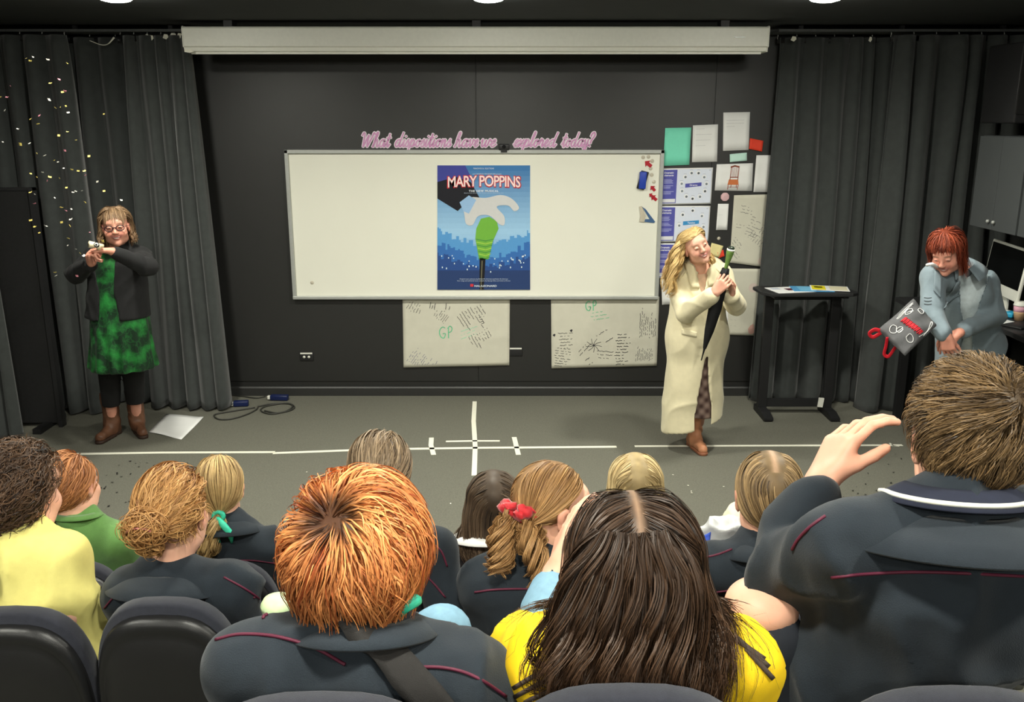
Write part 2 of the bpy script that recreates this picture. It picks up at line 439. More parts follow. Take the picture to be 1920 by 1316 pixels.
class Hair:
    C0, RR = np.array((0, -.012, .03)), np.array((.078, .098, .092))
    def __init__(s, c, R, sc, dark, light, seed=0):
        s.c, s.R, s.s = np.array(c, float), R, sc; s.dark, s.light = np.array(dark), np.array(light)
        s.g = np.random.default_rng(seed + 11); s.parts = []; s.seed = seed
        s.down = R.T @ np.array((0, 0, -1.0))
    def W(s, l): return s.c + (np.asarray(l) * s.s) @ s.R.T
    def L(s, p): return ((np.asarray(p) - s.c) @ s.R) / s.s
    def roots(s, n, cond=None):
        u = s.g.normal(size=(n * 5, 3)); u /= np.linalg.norm(u, axis=1, keepdims=True)
        k = hairline(u) > 0
        if cond is not None: k &= cond(u)
        u = u[k][:n]; return u
    def colour(s, n, S, tip=0.0, u=None):
        b = s.g.normal(.5, .16, n)
        if u is not None: b = b + 1.0 * (vnoise(u * 6.5, s.seed + 40) - .5)
        b = np.clip(b, 0, 1)[:, None, None]
        C = s.dark * (1 - b) + s.light * b
        t = np.linspace(0, 1, S)[None, :, None]
        return C * (1 + tip * (t - .5)) * np.ones((n, S, 1))
    def emit(s, P, N, w, C, taper=.35, twist=.5):
        n, S, _ = P.shape
        T = np.gradient(P, axis=1); T /= np.linalg.norm(T, axis=2, keepdims=True) + 1e-9
        B = np.cross(T, N); B /= np.linalg.norm(B, axis=2, keepdims=True) + 1e-9
        a = s.g.normal(0, twist, (n, 1, 1)); Nn = np.cross(B, T); B = B * np.cos(a) + Nn * np.sin(a)
        t = np.linspace(0, 1, S); hw = (w / 2 * (1 - (1 - taper) * t ** 2) * np.minimum(1, .6 + 4 * t))[None, :, None] * s.g.uniform(.6, 1.3, (n, 1, 1))
        V = np.stack([P - B * hw, P + B * hw], 2).reshape(-1, 3)
        i = (np.arange(n)[:, None] * S + np.arange(S - 1)[None]).ravel() * 2
        F = np.stack([i, i + 1, i + 3, i + 2], 1)
        s.parts.append((V, F, np.repeat(C.reshape(-1, 3), 2, 0)))
    def scalp(s, n, flow, steps=12, ds=.012, w=.0025, lift=(.004, .014), cond=None, clump=.35, body=None, wave=0.0, wf=3.0, colfn=None, inertia=.45, lens=(.75, 1.05), frizz=.0, tip=.0, hug=.5, hugz=-.02, wavet=0.0, lenfn=None):
        n, w = int(n * .8), w * 1.1
        u = s.roots(n, cond); n = len(u); P = s.C0 + u * s.RR; off = s.g.uniform(*lift, n)
        cl = np.stack([vnoise(u * 5 + 31 * k, s.seed + k) - .5 for k in range(3)], 1) * 2
        ln = s.g.uniform(*lens, n)[:, None] * (1 if lenfn is None else lenfn(u)[:, None]); ph = 7 * vnoise(u * 4, s.seed + 5)[:, None] + s.g.normal(0, .4, (n, 1))
        path, D = [P + u * .001], None
        for i in range(steps):
            q = (P - s.C0) / s.RR; r = np.linalg.norm(q, axis=1, keepdims=True)
            nn = q / s.RR; nn /= np.linalg.norm(nn, axis=1, keepdims=True)
            v = flow(P, i / steps, u); v = v / (np.linalg.norm(v, axis=1, keepdims=True) + 1e-9)
            v = v + clump * cl + frizz * s.g.normal(size=(n, 3))
            if wave:
                wv = wave * (1 - wavet + wavet * i / steps); sd = np.cross(v, nn); v = v + wv * sd * np.sin(wf * i / steps * 6.28 + ph) + wv * .6 * nn * np.cos(wf * i / steps * 6.28 + ph)
            inn = np.minimum((v * nn).sum(1, keepdims=True), 0) * (r < 1.25); v = v - nn * inn
            v /= np.linalg.norm(v, axis=1, keepdims=True) + 1e-9
            D = v if D is None else D * inertia + v * (1 - inertia); D = D / (np.linalg.norm(D, axis=1, keepdims=True) + 1e-9)
            P = P + D * ds * ln
            o = off * min(1, (i + 1) / 3)
            q = (P - s.C0) / (s.RR + o[:, None]); r = np.linalg.norm(q, axis=1, keepdims=True); k = hug * np.clip((P[:, 2:3] - hugz) / .05, 0, 1)
            P = np.where(r > 1, P * (1 - k) + (s.C0 + q / np.maximum(r, 1e-6) * (s.RR + o[:, None])) * k, P)
            q = (P - s.C0) / (s.RR + o[:, None]); r = np.linalg.norm(q, axis=1, keepdims=True)
            P = np.where(r < 1, s.C0 + q / np.maximum(r, 1e-6) * (s.RR + o[:, None]), P)
            jc, jr = np.array((0, .03, -.035)), np.array((.062, .06, .09)) + .006        # face and jaw
            q = (P - jc) / jr; r = np.linalg.norm(q, axis=1, keepdims=True); P = np.where(r < 1, jc + q / np.maximum(r, 1e-6) * jr, P)
            if body is not None:
                Wp = s.W(P); d = body.pts(Wp); m = d < .012
                if m.any():
                    g = body.grad(Wp[m]); Wp[m] += g * (.012 + off[m] * .6 * s.s - d[m])[:, None]; P = s.L(Wp)
            path.append(P)
        A = np.stack(path, 1); q = (A - np.array((0, 0, -.02))) ; q[..., 2] *= .3; N = q / (np.linalg.norm(q, axis=2, keepdims=True) + 1e-9)
        C = s.colour(n, steps + 1, tip, u)
        if colfn is not None: C = colfn(A, C, u)
        s.emit(s.W(A), N @ s.R.T, w, C)
        return s
    def tail(s, pts, radii, n, w=.003, wave=.0, wf=2.0, curl=0.0, S=16, tip=.2, ragged=.25, gain=1.0):
        """a bundle along world points"""
        P = np.array(catmull(pts, 8)); m = len(P); x = np.linspace(0, 1, m)
        r_in = np.interp(x, np.linspace(0, 1, len(radii)), radii)
        e = 1 - s.g.uniform(0, ragged, n); t = np.linspace(0, 1, S)[None] * e[:, None]
        Cc = np.stack([np.interp(t, x, P[:, k]) for k in range(3)], -1); rr = np.interp(t, x, r_in)
        T = np.gradient(Cc, axis=1); T /= np.linalg.norm(T, axis=2, keepdims=True) + 1e-9
        a = np.cross(T, np.array((.2, .9, .1))); a /= np.linalg.norm(a, axis=2, keepdims=True) + 1e-9; b = np.cross(T, a)
        rho = np.sqrt(s.g.uniform(.05, 1, n))[:, None]; ph = s.g.uniform(0, 6.28, n)[:, None]; g = np.floor(ph * 1.3) * 1.7
        th = ph + curl * t * 6.28 + .5 * np.sin(6.28 * t * wf + g)
        wv = wave * np.sin(6.28 * wf * t + g); wv2 = wave * np.cos(6.28 * wf * t + g * 1.3)
        A = Cc + a * (rho * rr * np.cos(th) + wv * t ** .5)[..., None] + b * (rho * rr * np.sin(th) + wv2 * t ** .5)[..., None]
        N = a * np.cos(th)[..., None] + b * np.sin(th)[..., None]
        s.emit(A, N, w, s.colour(n, S, tip) * gain); return s
    def braid(s, pts, r, turns, n=260, w=.003, S=60):
        P = np.array(catmull(pts, 8)); x = np.linspace(0, 1, len(P)); t = np.linspace(0, 1, S)[None]
        for k in range(3):
            Cc = np.stack([np.interp(t, x, P[:, j]) for j in range(3)], -1); T = np.gradient(Cc, axis=1); T /= np.linalg.norm(T, axis=2, keepdims=True) + 1e-9
            a = np.cross(T, np.array((0, 1., 0))); a /= np.linalg.norm(a, axis=2, keepdims=True); b = np.cross(a, T)
            ps = 6.28 * turns * t + k * 2.094; sh = (1 - .45 * t ** 3)
            Cc = Cc + a * (r * .62 * np.sin(ps) * sh)[..., None] - b * (r * .45 * np.sin(2 * ps) * sh)[..., None]
            ph = s.g.uniform(0, 6.28, n)[:, None]; rho = np.sqrt(s.g.uniform(.1, 1, n))[:, None]
            q = a * (rho * r * .5 * np.cos(ph) * sh)[..., None] + b * (rho * r * .5 * np.sin(ph) * sh)[..., None]
            s.emit(Cc + q, q / (np.linalg.norm(q, axis=2, keepdims=True) + 1e-9), w, s.colour(n, S, .1))
        return s
    def bun(s, c, r, n=500, w=.003, S=18, messy=.35):
        u = s.g.normal(size=(n, 3)); u /= np.linalg.norm(u, axis=1, keepdims=True); v = s.g.normal(size=(n, 3)); v = np.cross(u, v); v /= np.linalg.norm(v, axis=1, keepdims=True)
        w2 = np.cross(u, v); t = np.linspace(0, 1, S)[None, :, None]; a = t * s.g.uniform(2.5, 5, (n, 1, 1))
        rad = r * s.g.uniform(.65, 1.1 + messy * .4, (n, 1, 1)); o = s.g.normal(0, r * messy * .5, (n, 1, 3)) 
        N = v[:, None] * np.cos(a) + w2[:, None] * np.sin(a)
        A = np.array(c) + (N * rad + o) * np.array((1.15, .8, 1.0)); s.emit(A, N, w, s.colour(n, S, .2)); return s
    def base(s, grow=.005, masses=(), res=.006, gain=.75, colfn=None):
        f = Field(); s0 = s.s; f.ell(s.W(s.C0), (s.RR + grow) * s0, s.R, .01)
        def cutf(x, y, z, d):
            l = [((x - s.c[0]) * s.R[0, i] + (y - s.c[1]) * s.R[1, i] + (z - s.c[2]) * s.R[2, i]) / s0 for i in range(3)]
            q = [(l[i] - s.C0[i]) / s.RR[i] for i in range(3)]; r = np.sqrt(q[0]**2 + q[1]**2 + q[2]**2) + 1e-6
            t = np.clip((q[1] / r + .25) / .95, 0, 1); t = t * t * (3 - 2 * t)
            return np.maximum(d, ((-.62 + 1.12 * t) - q[2] / r) * .08 * s0)
        f.cut(cutf)
        for a, b, ra, rb in masses: f.cap(a, b, ra, rb, .02)
        V, F = f.mesh(res); C = np.tile((s.dark * .6 + s.light * .4) * gain, (len(V), 1)) * (1 + .5 * (vnoise(V * 60, 3) - .5))[:, None]
        if colfn is not None: C = colfn(s.L(V)[:, None], C[:, None], None)[:, 0]
        s.parts.append((V, F, C)); return s
    def build(s, parent, name='hair', **kw):
        V, F, C = join(s.parts); return mk(name, V, F, HAIRM, parent, cols=C, **kw)
# flows: directions in head space for points P
def fl_crown(crown, g=1.2, swirl=.0, fwd=0.0):
    crown = np.array(crown)
    def f(P, t, u):
        v = P - crown; v = v / (np.linalg.norm(v, axis=1, keepdims=True) + 1e-6)
        k = np.clip((.06 - P[:, 2:3]) / .1, 0, 1)
        return v * (1 - .7 * k) + np.array((0, fwd, -1)) * (.25 + g * k) + swirl * np.cross(v, np.array((0, -.3, 1.0)))
    return f
def fl_part(side=1.0, back=.35, out=.9, x0=0.0):
    def f(P, t, u):
        sx = np.where(u[:, :1] * .078 > x0, 1.0, -1.0) * side; k = np.clip((.07 - P[:, 2:3]) / .09, 0, 1)
        z = np.zeros_like(k)
        b = back * (P[:, 1:2] > -.085); pull = -9 * P[:, 0:1] * np.clip((-.07 - P[:, 2:3]) / .1, 0, 1)
        return np.concatenate([sx * out * (1 - k) + pull, -b + z, -.35 - 1.1 * k], 1)
    return f
def fl_to(T, tail=(0, -.2, -1), near=.03):
    T = np.array(T)
    def f(P, t, u):
        v = T - P; d = np.linalg.norm(v, axis=1, keepdims=True); v = v / (d + 1e-6)
        return np.where(d < near, .3 * v + np.array(tail), v)
    return f

# ------------------------------------------------------------------ the room
M_CARPET = mat('carpet', rgb(108, 107, 97), rough=.95, var=.22, scale=140, bump=.5, bscale=900, spec=.1)
M_WALL = mat('wall_paint', rgb(34, 34, 33), rough=.46, var=.06, scale=9, bump=.08, bscale=260, spec=.6)
M_CEIL = mat('ceiling_paint', rgb(58, 60, 60), rough=.85, var=.05, scale=6, spec=.2)
M_SKIRT = mat('skirting_paint', rgb(44, 44, 43), rough=.45, var=.05, spec=.5)
M_DRAPE = mat('drape', rgb(62, 65, 64), rough=.95, var=.10, scale=18, bump=.2, bscale=420, sheen=.25, spec=.08)
M_BLACK = mat('black_metal', rgb(30, 30, 31), rough=.5, var=.06)
M_BLACKPL = mat('black_plastic', rgb(38, 38, 39), rough=.42, var=.06, bump=.08, bscale=500)
M_WHITEPL = mat('white_plastic', rgb(226, 226, 216), rough=.45, var=.03)
M_BOARD = mat('board_enamel', rgb(232, 231, 218), rough=.28, var=.012, scale=3, spec=.45)
M_ALU = mat('aluminium', rgb(178, 180, 176), rough=.4, var=.04, metal=.35)
M_PAPER = mat('paper', rgb(236, 236, 234), rough=.8, var=.02, scale=8)
M_BUTCH = mat('butcher_paper', rgb(205, 202, 186), rough=.85, var=.04, scale=10, bump=.1, bscale=60)
M_PRINT = mat('print', (1, 1, 1), rough=.6, var=.02, vcol=True)
M_TAPE = mat('white_tape', rgb(232, 230, 214), rough=.6, var=.05, scale=60)
M_VINYL = mat('cutout_card', (1, 1, 1), rough=.5, var=.08, scale=50, vcol=True)
def structure(name, M, m, **kw): return M.out(name, m, kind='structure', smooth=False, **kw)
W_, D_ = RIGHT_X - LEFT_X, WALL_Y - REAR_Y
cx, cy = (LEFT_X + RIGHT_X) / 2, (WALL_Y + REAR_Y) / 2
structure('floor', MB().box((cx, cy, -.06), (W_ + .4, D_ + .4, .12)), M_CARPET)
structure('ceiling', MB().box((cx, cy, CEIL_Z + .06), (W_ + .4, D_ + .4, .12)), M_CEIL)
wb = MB()
xs = [LEFT_X - .1, -2.6, -.285, 1.6, RIGHT_X + .1]
structure('wall_back', MB().box((cx, WALL_Y + .1, CEIL_Z / 2), (W_ + .4, .2, CEIL_Z)), M_WALL)
for i in range(4):
    MB().box(((xs[i] + xs[i+1]) / 2, WALL_Y - .003, CEIL_Z / 2 + .06), (xs[i+1] - xs[i] - .006, .012, CEIL_Z - .13)).out('wall_panel', M_WALL, bpy.data.objects['wall_back'], smooth=False, bevel=.002)
structure('wall_left', MB().box((LEFT_X - .1, cy, CEIL_Z / 2), (.2, D_, CEIL_Z)), M_WALL)
structure('wall_right', MB().box((RIGHT_X + .1, cy, CEIL_Z / 2), (.2, D_, CEIL_Z)), M_WALL)
structure('wall_rear', MB().box((cx, REAR_Y - .1, CEIL_Z / 2), (W_ + .4, .2, CEIL_Z)), M_WALL)
sk = [(0, 0), (-.020, 0), (-.020, .068), (-.012, .080), (0, .082)]
structure('baseboard_back', MB().prism(sk, (LEFT_X, WALL_Y - .009, 0), (0, 1, 0), (0, 0, 1), (W_, 0, 0)), M_SKIRT, bevel=.002)
for nm, y0, y1, h in (('floor_tier', REAR_Y, 2.72, .25), ('floor_tier_upper', REAR_Y, 1.86, .58), ('floor_tier_top', REAR_Y, .72, .9)):
    structure(nm, MB().box((cx, (y0 + y1) / 2, h / 2 - .002), (W_ - .01, y1 - y0, h)), M_CARPET, bevel=.01)

# downlights: a ring and a lit disc in the ceiling, the lamp itself below it
M_LAMP = mat('lamp_lens', LAMP_COL, rough=.4, var=0, emit=DOME)
def downlight(x, y, watts, label, group):
    e = empty('downlight', (x, y, CEIL_Z), label, 'ceiling light', group)
    MB().lathe((x, y, CEIL_Z - .012), [(.125, .012), (.125, .002), (.115, 0), (.1, .004), (.098, .012)], 28).out('trim_ring', M_WHITEPL, e)
    MB().lathe((x, y, CEIL_Z - .006), [(.098, .004), (.094, -.012), (.075, -.026), (.04, -.034), (.001, -.036)], 24).out('lens', M_LAMP, e)
    ld = bpy.data.lights.new('downlight_lamp', 'AREA'); ld.shape = 'DISK'; ld.size = .2; ld.energy = watts; ld.color = LAMP_COL; ld.spread = math.radians(165)
    lo = bpy.data.objects.new('downlight_lamp', ld); COL.objects.link(lo); lo.parent = e; lo.location = (0, 0, -.05)
LX = [-2.20, -.13, 1.74]
for i, x in enumerate(LX):
    downlight(x, 5.36, STAGE_W, 'round ceiling downlight above ' + ('the woman in the green dress', 'the middle of the whiteboard', 'the right end of the screen case')[i], None)
for y in (3.3, 1.0, -1.1):
    for x in LX: downlight(x, y, HALL_W, 'round ceiling downlight over the tiered seats', 'downlights over the seats')

# curtains on a ceiling rail
def curtain(x0, x1, y0, y1, seed, n, amp, z0, z1, label, flare=.05):
    nu, nv = int(n * 14), 44; r = random.Random(seed); k = [r.uniform(.6, 1.5) for _ in range(n)]; k = np.cumsum([0] + k); k = k / k[-1]
    u = np.linspace(0, 1, nu + 1)[None, :]; v = np.linspace(0, 1, nv + 1)[:, None]
    sh = (vnoise(np.stack([u * 9 + 0 * v, 1.7 * v + 0 * u, 0 * u * v], -1), seed) - .5)
    uu = u + sh * .05 * np.minimum(1, 4 * (1 - v)) * np.sin(np.pi * u)
    ph = np.interp(uu, k, np.arange(n + 1)) * 2 * np.pi
    a = amp * (.45 + .65 * (1 - v) ** .5) * (.55 + .9 * vnoise(np.stack([u * n * .9 + 0 * v, .9 * v + 0 * u, 0 * u * v + 3], -1), seed + 1))
    d = a * (np.sin(ph) + .35 * np.sin(2 * ph + 1.3 + 3 * sh) - .25 * np.abs(np.sin(ph / 2 + 1)))
    X = x0 + (x1 - x0) * u + 0 * v + a * .5 * np.cos(ph) + (u - .5) * flare * (1 - v)
    Y = y0 + (y1 - y0) * u + d - amp * .3
    Z = z0 + (z1 - z0) * v + .012 * np.cos(ph) * (1 - v) ** 8 + 0 * u
    V = np.stack([X, Y, Z], -1).reshape(-1, 3); i = (np.arange(nv)[:, None] * (nu + 1) + np.arange(nu)[None]).ravel()
    F = np.stack([i, i + 1, i + nu + 2, i + nu + 1], 1)
    e = empty('stage_curtain', ((x0 + x1) / 2, (y0 + y1) / 2, z0), label, 'curtain')
    mk('drape', V, F, M_DRAPE, e, solid=.005)
    M = MB()
    M.box(((x0 + x1) / 2, (y0 + y1) / 2 - .004, z1 - .015), (abs(x1 - x0), .012, .05)); M.out('heading_tape', M_BLACK, e)
    for q in range(n + 1):
        t = q / n; p = np.array((x0 + (x1 - x0) * t, y0 + (y1 - y0) * t, z1))
        MB().tube([p + (0, 0, -.01), p + (0, -.008, .012), p + (0, 0, .03)], .0035, 5).out('hook', M_ALU, e)
    return e
RZ = 2.885
curtain(-4.12, -3.30, 7.06, 7.06, 3, 5, .085, .01, RZ, 'black curtain at the far left behind the dark partition')
curtain(-3.40, -2.82, 7.27, 7.27, 5, 3, .065, .012, RZ, 'black curtain hanging straight behind the woman in the green dress')
curtain(-2.90, -2.40, 7.09, 7.09, 8, 5, .07, .012, RZ, 'black gathered curtain beside the left edge of the whiteboard wall', .14)
curtain(2.02, 2.88, 7.27, 7.27, 12, 6, .065, .012, RZ, 'black gathered curtain behind the tall standing desk', .13)
curtain(2.80, 3.80, 7.07, 7.07, 17, 6, .085, .012, RZ, 'black curtain in the right corner behind the woman in the grey coat', .05)
for x0, x1, lb in ((-4.14, -2.36, 'grey curtain rail along the ceiling left of the screen case'), (1.96, 3.84, 'grey curtain rail along the ceiling right of the screen case')):
    e = empty('curtain_rail', ((x0 + x1) / 2, 7.13, 2.90), lb, 'rail')
    MB().box(((x0 + x1) / 2, 7.16, 2.918), (x1 - x0, .26, .018)).out('track', mat('rail_grey', rgb(74, 76, 76), rough=.6), e, smooth=False)
    for t in (.1, .5, .9): MB().box((x0 + (x1 - x0) * t, 7.13, 2.945), (.03, .03, .034)).out('bracket', M_BLACK, e, smooth=False)
# torn white tape and tags left on the rail
for pts, lb in (([(168, 76), (190, 84), (203, 82), (214, 70)], 'dangling strip of white tape on the left curtain rail'), ):
    P = catmull([PY(x, y, 7.06) for x, y in pts], 8)
    MB().tube(P, [.003 + .012 * max(0, i / len(P) - .6) for i in range(len(P))], 5).out('tape_strip', M_TAPE, label=lb, cat='tape')
for i, (x, y, w) in enumerate(((275, 68, 7), (283, 70, 9), (296, 71, 12), (310, 68, 10), (324, 66, 12), (336, 66, 9), (1488, 72, 10), (1632, 73, 6), (1720, 71, 7))):
    p = PY(x, y, 7.06); s = w / 238
    MB().prism([(-s/2, -.012), (s*.1, -.022), (s/2, -.006), (s*.4, .012), (-s*.2, .016)], p, (1, 0, 0), (0, 0, 1), (0, .002, 0)).out('tape_scrap', M_TAPE, smooth=False,
        label='torn scrap of white tape on the ' + ('left' if x < 900 else 'right') + ' curtain rail', cat='tape', group='tape scraps on the ' + ('left' if x < 900 else 'right') + ' rail')

# projection screen in its white case
e = empty('projection_screen_case', (-.25, 6.74, 2.75), 'long white roller screen case hanging from the ceiling', 'projector screen')
X0, X1, Ys = -2.31, 1.80, 6.72
prof = [(0, .035), (.004, .03), (.02, .028), (.024, .0), (.16, .0), (.18, .03), (.18, .15), (.165, .165), (.012, .165), (0, .155)]
MB().prism(prof, (X0, Ys, 2.752), (0, 1, 0), (0, 0, 1), (X1 - X0, 0, 0)).out('case', M_WHITEPL, e, smooth=False, bevel=.002)
for x in (X0 - .008, X1): MB().prism([(q[0] * 1.04 - .004, q[1] * 1.05 - .004) for q in prof], (x, Ys, 2.752), (0, 1, 0), (0, 0, 1), (.008, 0, 0)).out('end_cap', M_WHITEPL, e, smooth=False)
MB().box(((X0 + X1) / 2, Ys + .06, 2.744), (X1 - X0 - .06, .022, .018)).out('bottom_bar', M_WHITEPL, e, smooth=False)
for x in (-2.0, -.25, 1.5): MB().box((x, Ys + .09, 2.94), (.06, .12, .045)).out('mounting_bracket', M_BLACK, e, smooth=False)
MB().box((1.60, Ys - .002, 2.845), (.075, .003, .008)).out('maker_plate', M_ALU, e, smooth=False)
MB().add([PY(346, 92, 6.71), PY(358, 92, 6.71), PY(364, 97, 6.71), PY(356, 99, 6.71), PY(346, 97, 6.71)], [(0, 1, 2, 3, 4)]).out('torn_tape', M_TAPE, e, smooth=False, solid=.002)

# ---- whiteboard
xa, xb = PY(547, 420, WALL_Y)[0], PY(1235, 420, WALL_Y)[0]
zt, zb = PY(891, 284, WALL_Y)[2], PY(891, 556, WALL_Y)[2]
yb = WALL_Y - .035
e = empty('whiteboard', ((xa + xb) / 2, WALL_Y, zb), 'large wide whiteboard in an aluminium frame on the black wall', 'whiteboard')
MB().box(((xa + xb) / 2, yb + .012, (zt + zb) / 2), (xb - xa - .01, .02, zt - zb - .01)).out('writing_surface', M_BOARD, e, smooth=False)
for c, sz in ((((xa + xb) / 2, yb, zt), (xb - xa + .03, .04, .03)), (((xa + xb) / 2, yb - .004, zb), (xb - xa + .03, .045, .026)), ((xa, yb, (zt + zb) / 2), (.03, .04, zt - zb + .03)), ((xb, yb, (zt + zb) / 2), (.03, .04, zt - zb + .03))):
    MB().box(c, sz).out('frame_rail', M_ALU, e, smooth=False, bevel=.004)
YB = yb                                        # the board's front plane

# ---- flat prints
_txt = {}
def text_mesh(s, off=0.0, space=1.0):
    k = (s, off, space)
    if k not in _txt:
        cu = bpy.data.curves.new('t', 'FONT'); cu.body = s; cu.offset = off; cu.space_character = space; cu.resolution_u = 3
        o = bpy.data.objects.new('t', cu); COL.objects.link(o)
        bpy.context.view_layer.update()
        me = bpy.data.meshes.new_from_object(o.evaluated_get(bpy.context.evaluated_depsgraph_get()))
        V = np.array([v.co[:2] for v in me.vertices]); F = [tuple(p.vertices) for p in me.polygons]
        bpy.data.objects.remove(o); bpy.data.meshes.remove(me); bpy.data.curves.remove(cu)
        lo, hi = V.min(0), V.max(0); _txt[k] = ((V - lo) / (hi - lo), F, (hi - lo)[0] / (hi - lo)[1])
    return _txt[k]
class Sheet:
    """a sheet between four photographed corners (tl, tr, br, bl) on the plane y = Y; uv = (right, down)"""
    def __init__(s, cor, Y, wave=None):
        s.C = [np.array(PY(x, y, Y)) for x, y in cor]; s.wave = wave or (lambda u, v: 0.0); s.M = MB()
        s.w = np.linalg.norm(s.C[1] - s.C[0]); s.h = np.linalg.norm(s.C[3] - s.C[0])
    def P(s, u, v, lift=0.0):
        c = s.C; p = (c[0] * (1 - u) + c[1] * u) * (1 - v) + (c[3] * (1 - u) + c[2] * u) * v
        return p - np.array((0, s.wave(u, v) + lift, 0))
    def paper(s, name, m, nu=2, nv=2, parent=None, **kw):
        s.o = MB().grid(lambda u, v: s.P(u, 1 - v), nu, nv).out(name, m, parent, solid=.0012, **kw); return s
    def poly(s, uv, col, k=1): s.M.add([s.P(u, v, .0008 + .0005 * k) for u, v in uv][::-1], [tuple(range(len(uv)))], col); return s
    def rect(s, u0, v0, u1, v1, col, k=1): return s.poly([(u0, v0), (u1, v0), (u1, v1), (u0, v1)], col, k)
    def disc(s, u, v, r, col, k=1, n=14):
        return s.poly([(u + r / s.w * math.cos(i * 6.283 / n), v + r / s.h * math.sin(i * 6.283 / n)) for i in range(n)], col, k)
    def line(s, uv, w, col, k=2):
        for a, b in zip(uv[:-1], uv[1:]):
            d = np.array(((b[0] - a[0]) * s.w, (b[1] - a[1]) * s.h)); L = np.linalg.norm(d)
            if L < 1e-6: continue
            n = np.array((-d[1] / L * w / 2 / s.w, d[0] / L * w / 2 / s.h)); t = d / L * w * .3; t = np.array((t[0] / s.w, t[1] / s.h)); A, B = np.array(a) - t, np.array(b) + t
            s.poly([A + n, B + n, B - n, A - n][::-1], col, k)
        return s
    def text(s, t, u0, v0, u1, v1, col, k=2, off=0.0, curve=0.0, space=1.0):
        V, F, _ = text_mesh(t, off, space)
        s.M.add([s.P(u0 + (u1 - u0) * x, v1 + (v0 - v1) * y - curve * (1 - (2 * x - 1) ** 2), .0008 + .0005 * k) for x, y in V], F, col); return s
    def scrawl(s, u, v, ang, n, length, gap, w, col, seed, k=2, amp=.0035):
        """n lines of illegible handwriting from (u, v), running at ang degrees, lengths in metres"""
        r = random.Random(seed); a = math.radians(ang); d = np.array((math.cos(a), -math.sin(a))); q = np.array((math.sin(a), math.cos(a)))
        for i in range(n):
            L = length * r.uniform(.45, 1.0); x = r.uniform(0, .15) * length; pts = []
            while x < L:
                p = d * x + q * (i * gap + r.uniform(-amp, amp)); pts.append((u + p[0] / s.w, v + p[1] / s.h)); x += r.uniform(.004, .008)
                if not (.02 < pts[-1][0] < .98 and .03 < pts[-1][1] < .97): pts.pop(); continue
                if r.random() < .13 and len(pts) > 1: s.line(pts, w, col, k); pts = []; x += .012
            if len(pts) > 1: s.line(pts, w, col, k)
        return s
    def done(s, name='print', m=None):
        if s.M.v: s.M.out(name, m or M_PRINT, s.o, vcol=True, smooth=False)
        return s.o
INK, PURP, WHT = (.02, .02, .025), rgb(84, 86, 168), (.8, .8, .8)
def tagd(lb, cat, group=None): return dict(label=lb, cat=cat, group=group)

# show poster on the board (plain generic artwork)
s = Sheet([(820, 310), (994, 310), (994, 543), (820, 543)], YB - .003)
s.paper('show_poster', M_PAPER, 2, 2, **tagd('blue musical poster fixed to the middle of the whiteboard', 'poster'))
n = 24
for i in range(n):
    t = i / (n - 1); top, mid, bot = np.array(rgb(58, 118, 176)), np.array(rgb(158, 200, 232)), np.array(rgb(58, 118, 190))
    c = top + (mid - top) * min(1, t * 1.9) if t < .55 else mid + (bot - mid) * min(1, (t - .55) / .3)
    s.rect(0, i / n, 1, (i + 1) / n, c, 0)
s.poly([(0, 0), (.3, 0), (.37, .1), (.1, .2), (0, .2)], rgb(60, 66, 150), 1)
s.poly([(0, .13), (.2, .09), (.36, .13), (.46, .26), (.30, .3), (.22, .36), (0, .26)], rgb(14, 14, 26), 2)
rr = random.Random(4)
for layer, (base, amp, col) in enumerate(((.52, .12, rgb(86, 152, 210)), (.62, .13, rgb(52, 108, 180)), (.72, .1, rgb(38, 74, 138)))):
    x = 0.0
    while x < 1:
        w = rr.uniform(.012, .035); h = base + amp * (1 - abs(2 * x - 1) ** 1.5) + rr.uniform(-.035, .02)
        s.rect(x, min(h, .9), min(1, x + w), 1, col, 2 + layer); x += w
s.rect(0, .84, 1, 1, rgb(36, 60, 108), 5)
for i in range(34):
    x, y = rr.uniform(.03, .97), rr.uniform(.74, .86)
    y -= .05 * abs(2 * x - 1); s.rect(x, y, x + .011, y + rr.uniform(.008, .014), rgb(222, 236, 240), 6)
s.poly([(.455, .74), (.52, .74), (.50, 1), (.455, 1)], rgb(16, 16, 22), 7); s.poly([(.478, .76), (.488, .76), (.474, 1), (.466, 1)], rgb(120, 116, 90), 8)
s.poly([(.45, .75), (.55, .75), (.6, .6), (.66, .5), (.64, .44), (.56, .405), (.47, .42), (.42, .5), (.41, .58)], rgb(112, 176, 62), 7)
for k in range(7): s.line([(.42 + .006*k, .585 + .024*k), (.52, .6 + .024*k), (.6 - .006*k, .585 + .024*k)], .007, rgb(168, 206, 80) if k % 2 else rgb(70, 140, 66), 8)
ring = [(.26, .30), (.36, .25), (.52, .255), (.68, .232), (.80, .26), (.88, .33), (.83, .36), (.76, .315), (.64, .325), (.72, .40), (.72, .47), (.66, .46), (.56, .395), (.44, .40), (.38, .47), (.31, .46), (.29, .38)]
s.poly([tuple(q[:2]) for q in catmull([(a, b, 0) for a, b in ring + ring[:1]], 5)[:-1]], rgb(206, 206, 206), 9)
s.poly([(.24, .29), (.34, .235), (.42, .27), (.34, .38), (.28, .36)], rgb(150, 186, 224), 10)
s.text('PIANO/VOCAL SELECTIONS', .39, .018, .61, .03, (.7, .8, .9), 11)
s.text('and CAMERON MACKINTOSH present', .38, .062, .69, .074, (.7, .8, .9), 11)
s.text('MARY POPPINS', .105, .082, .905, .182, rgb(196, 40, 52), 11, off=.055, curve=.01, space=.92)
s.text('MARY POPPINS', .115, .088, .895, .174, rgb(250, 226, 222), 12, off=.012, curve=.01, space=.92)
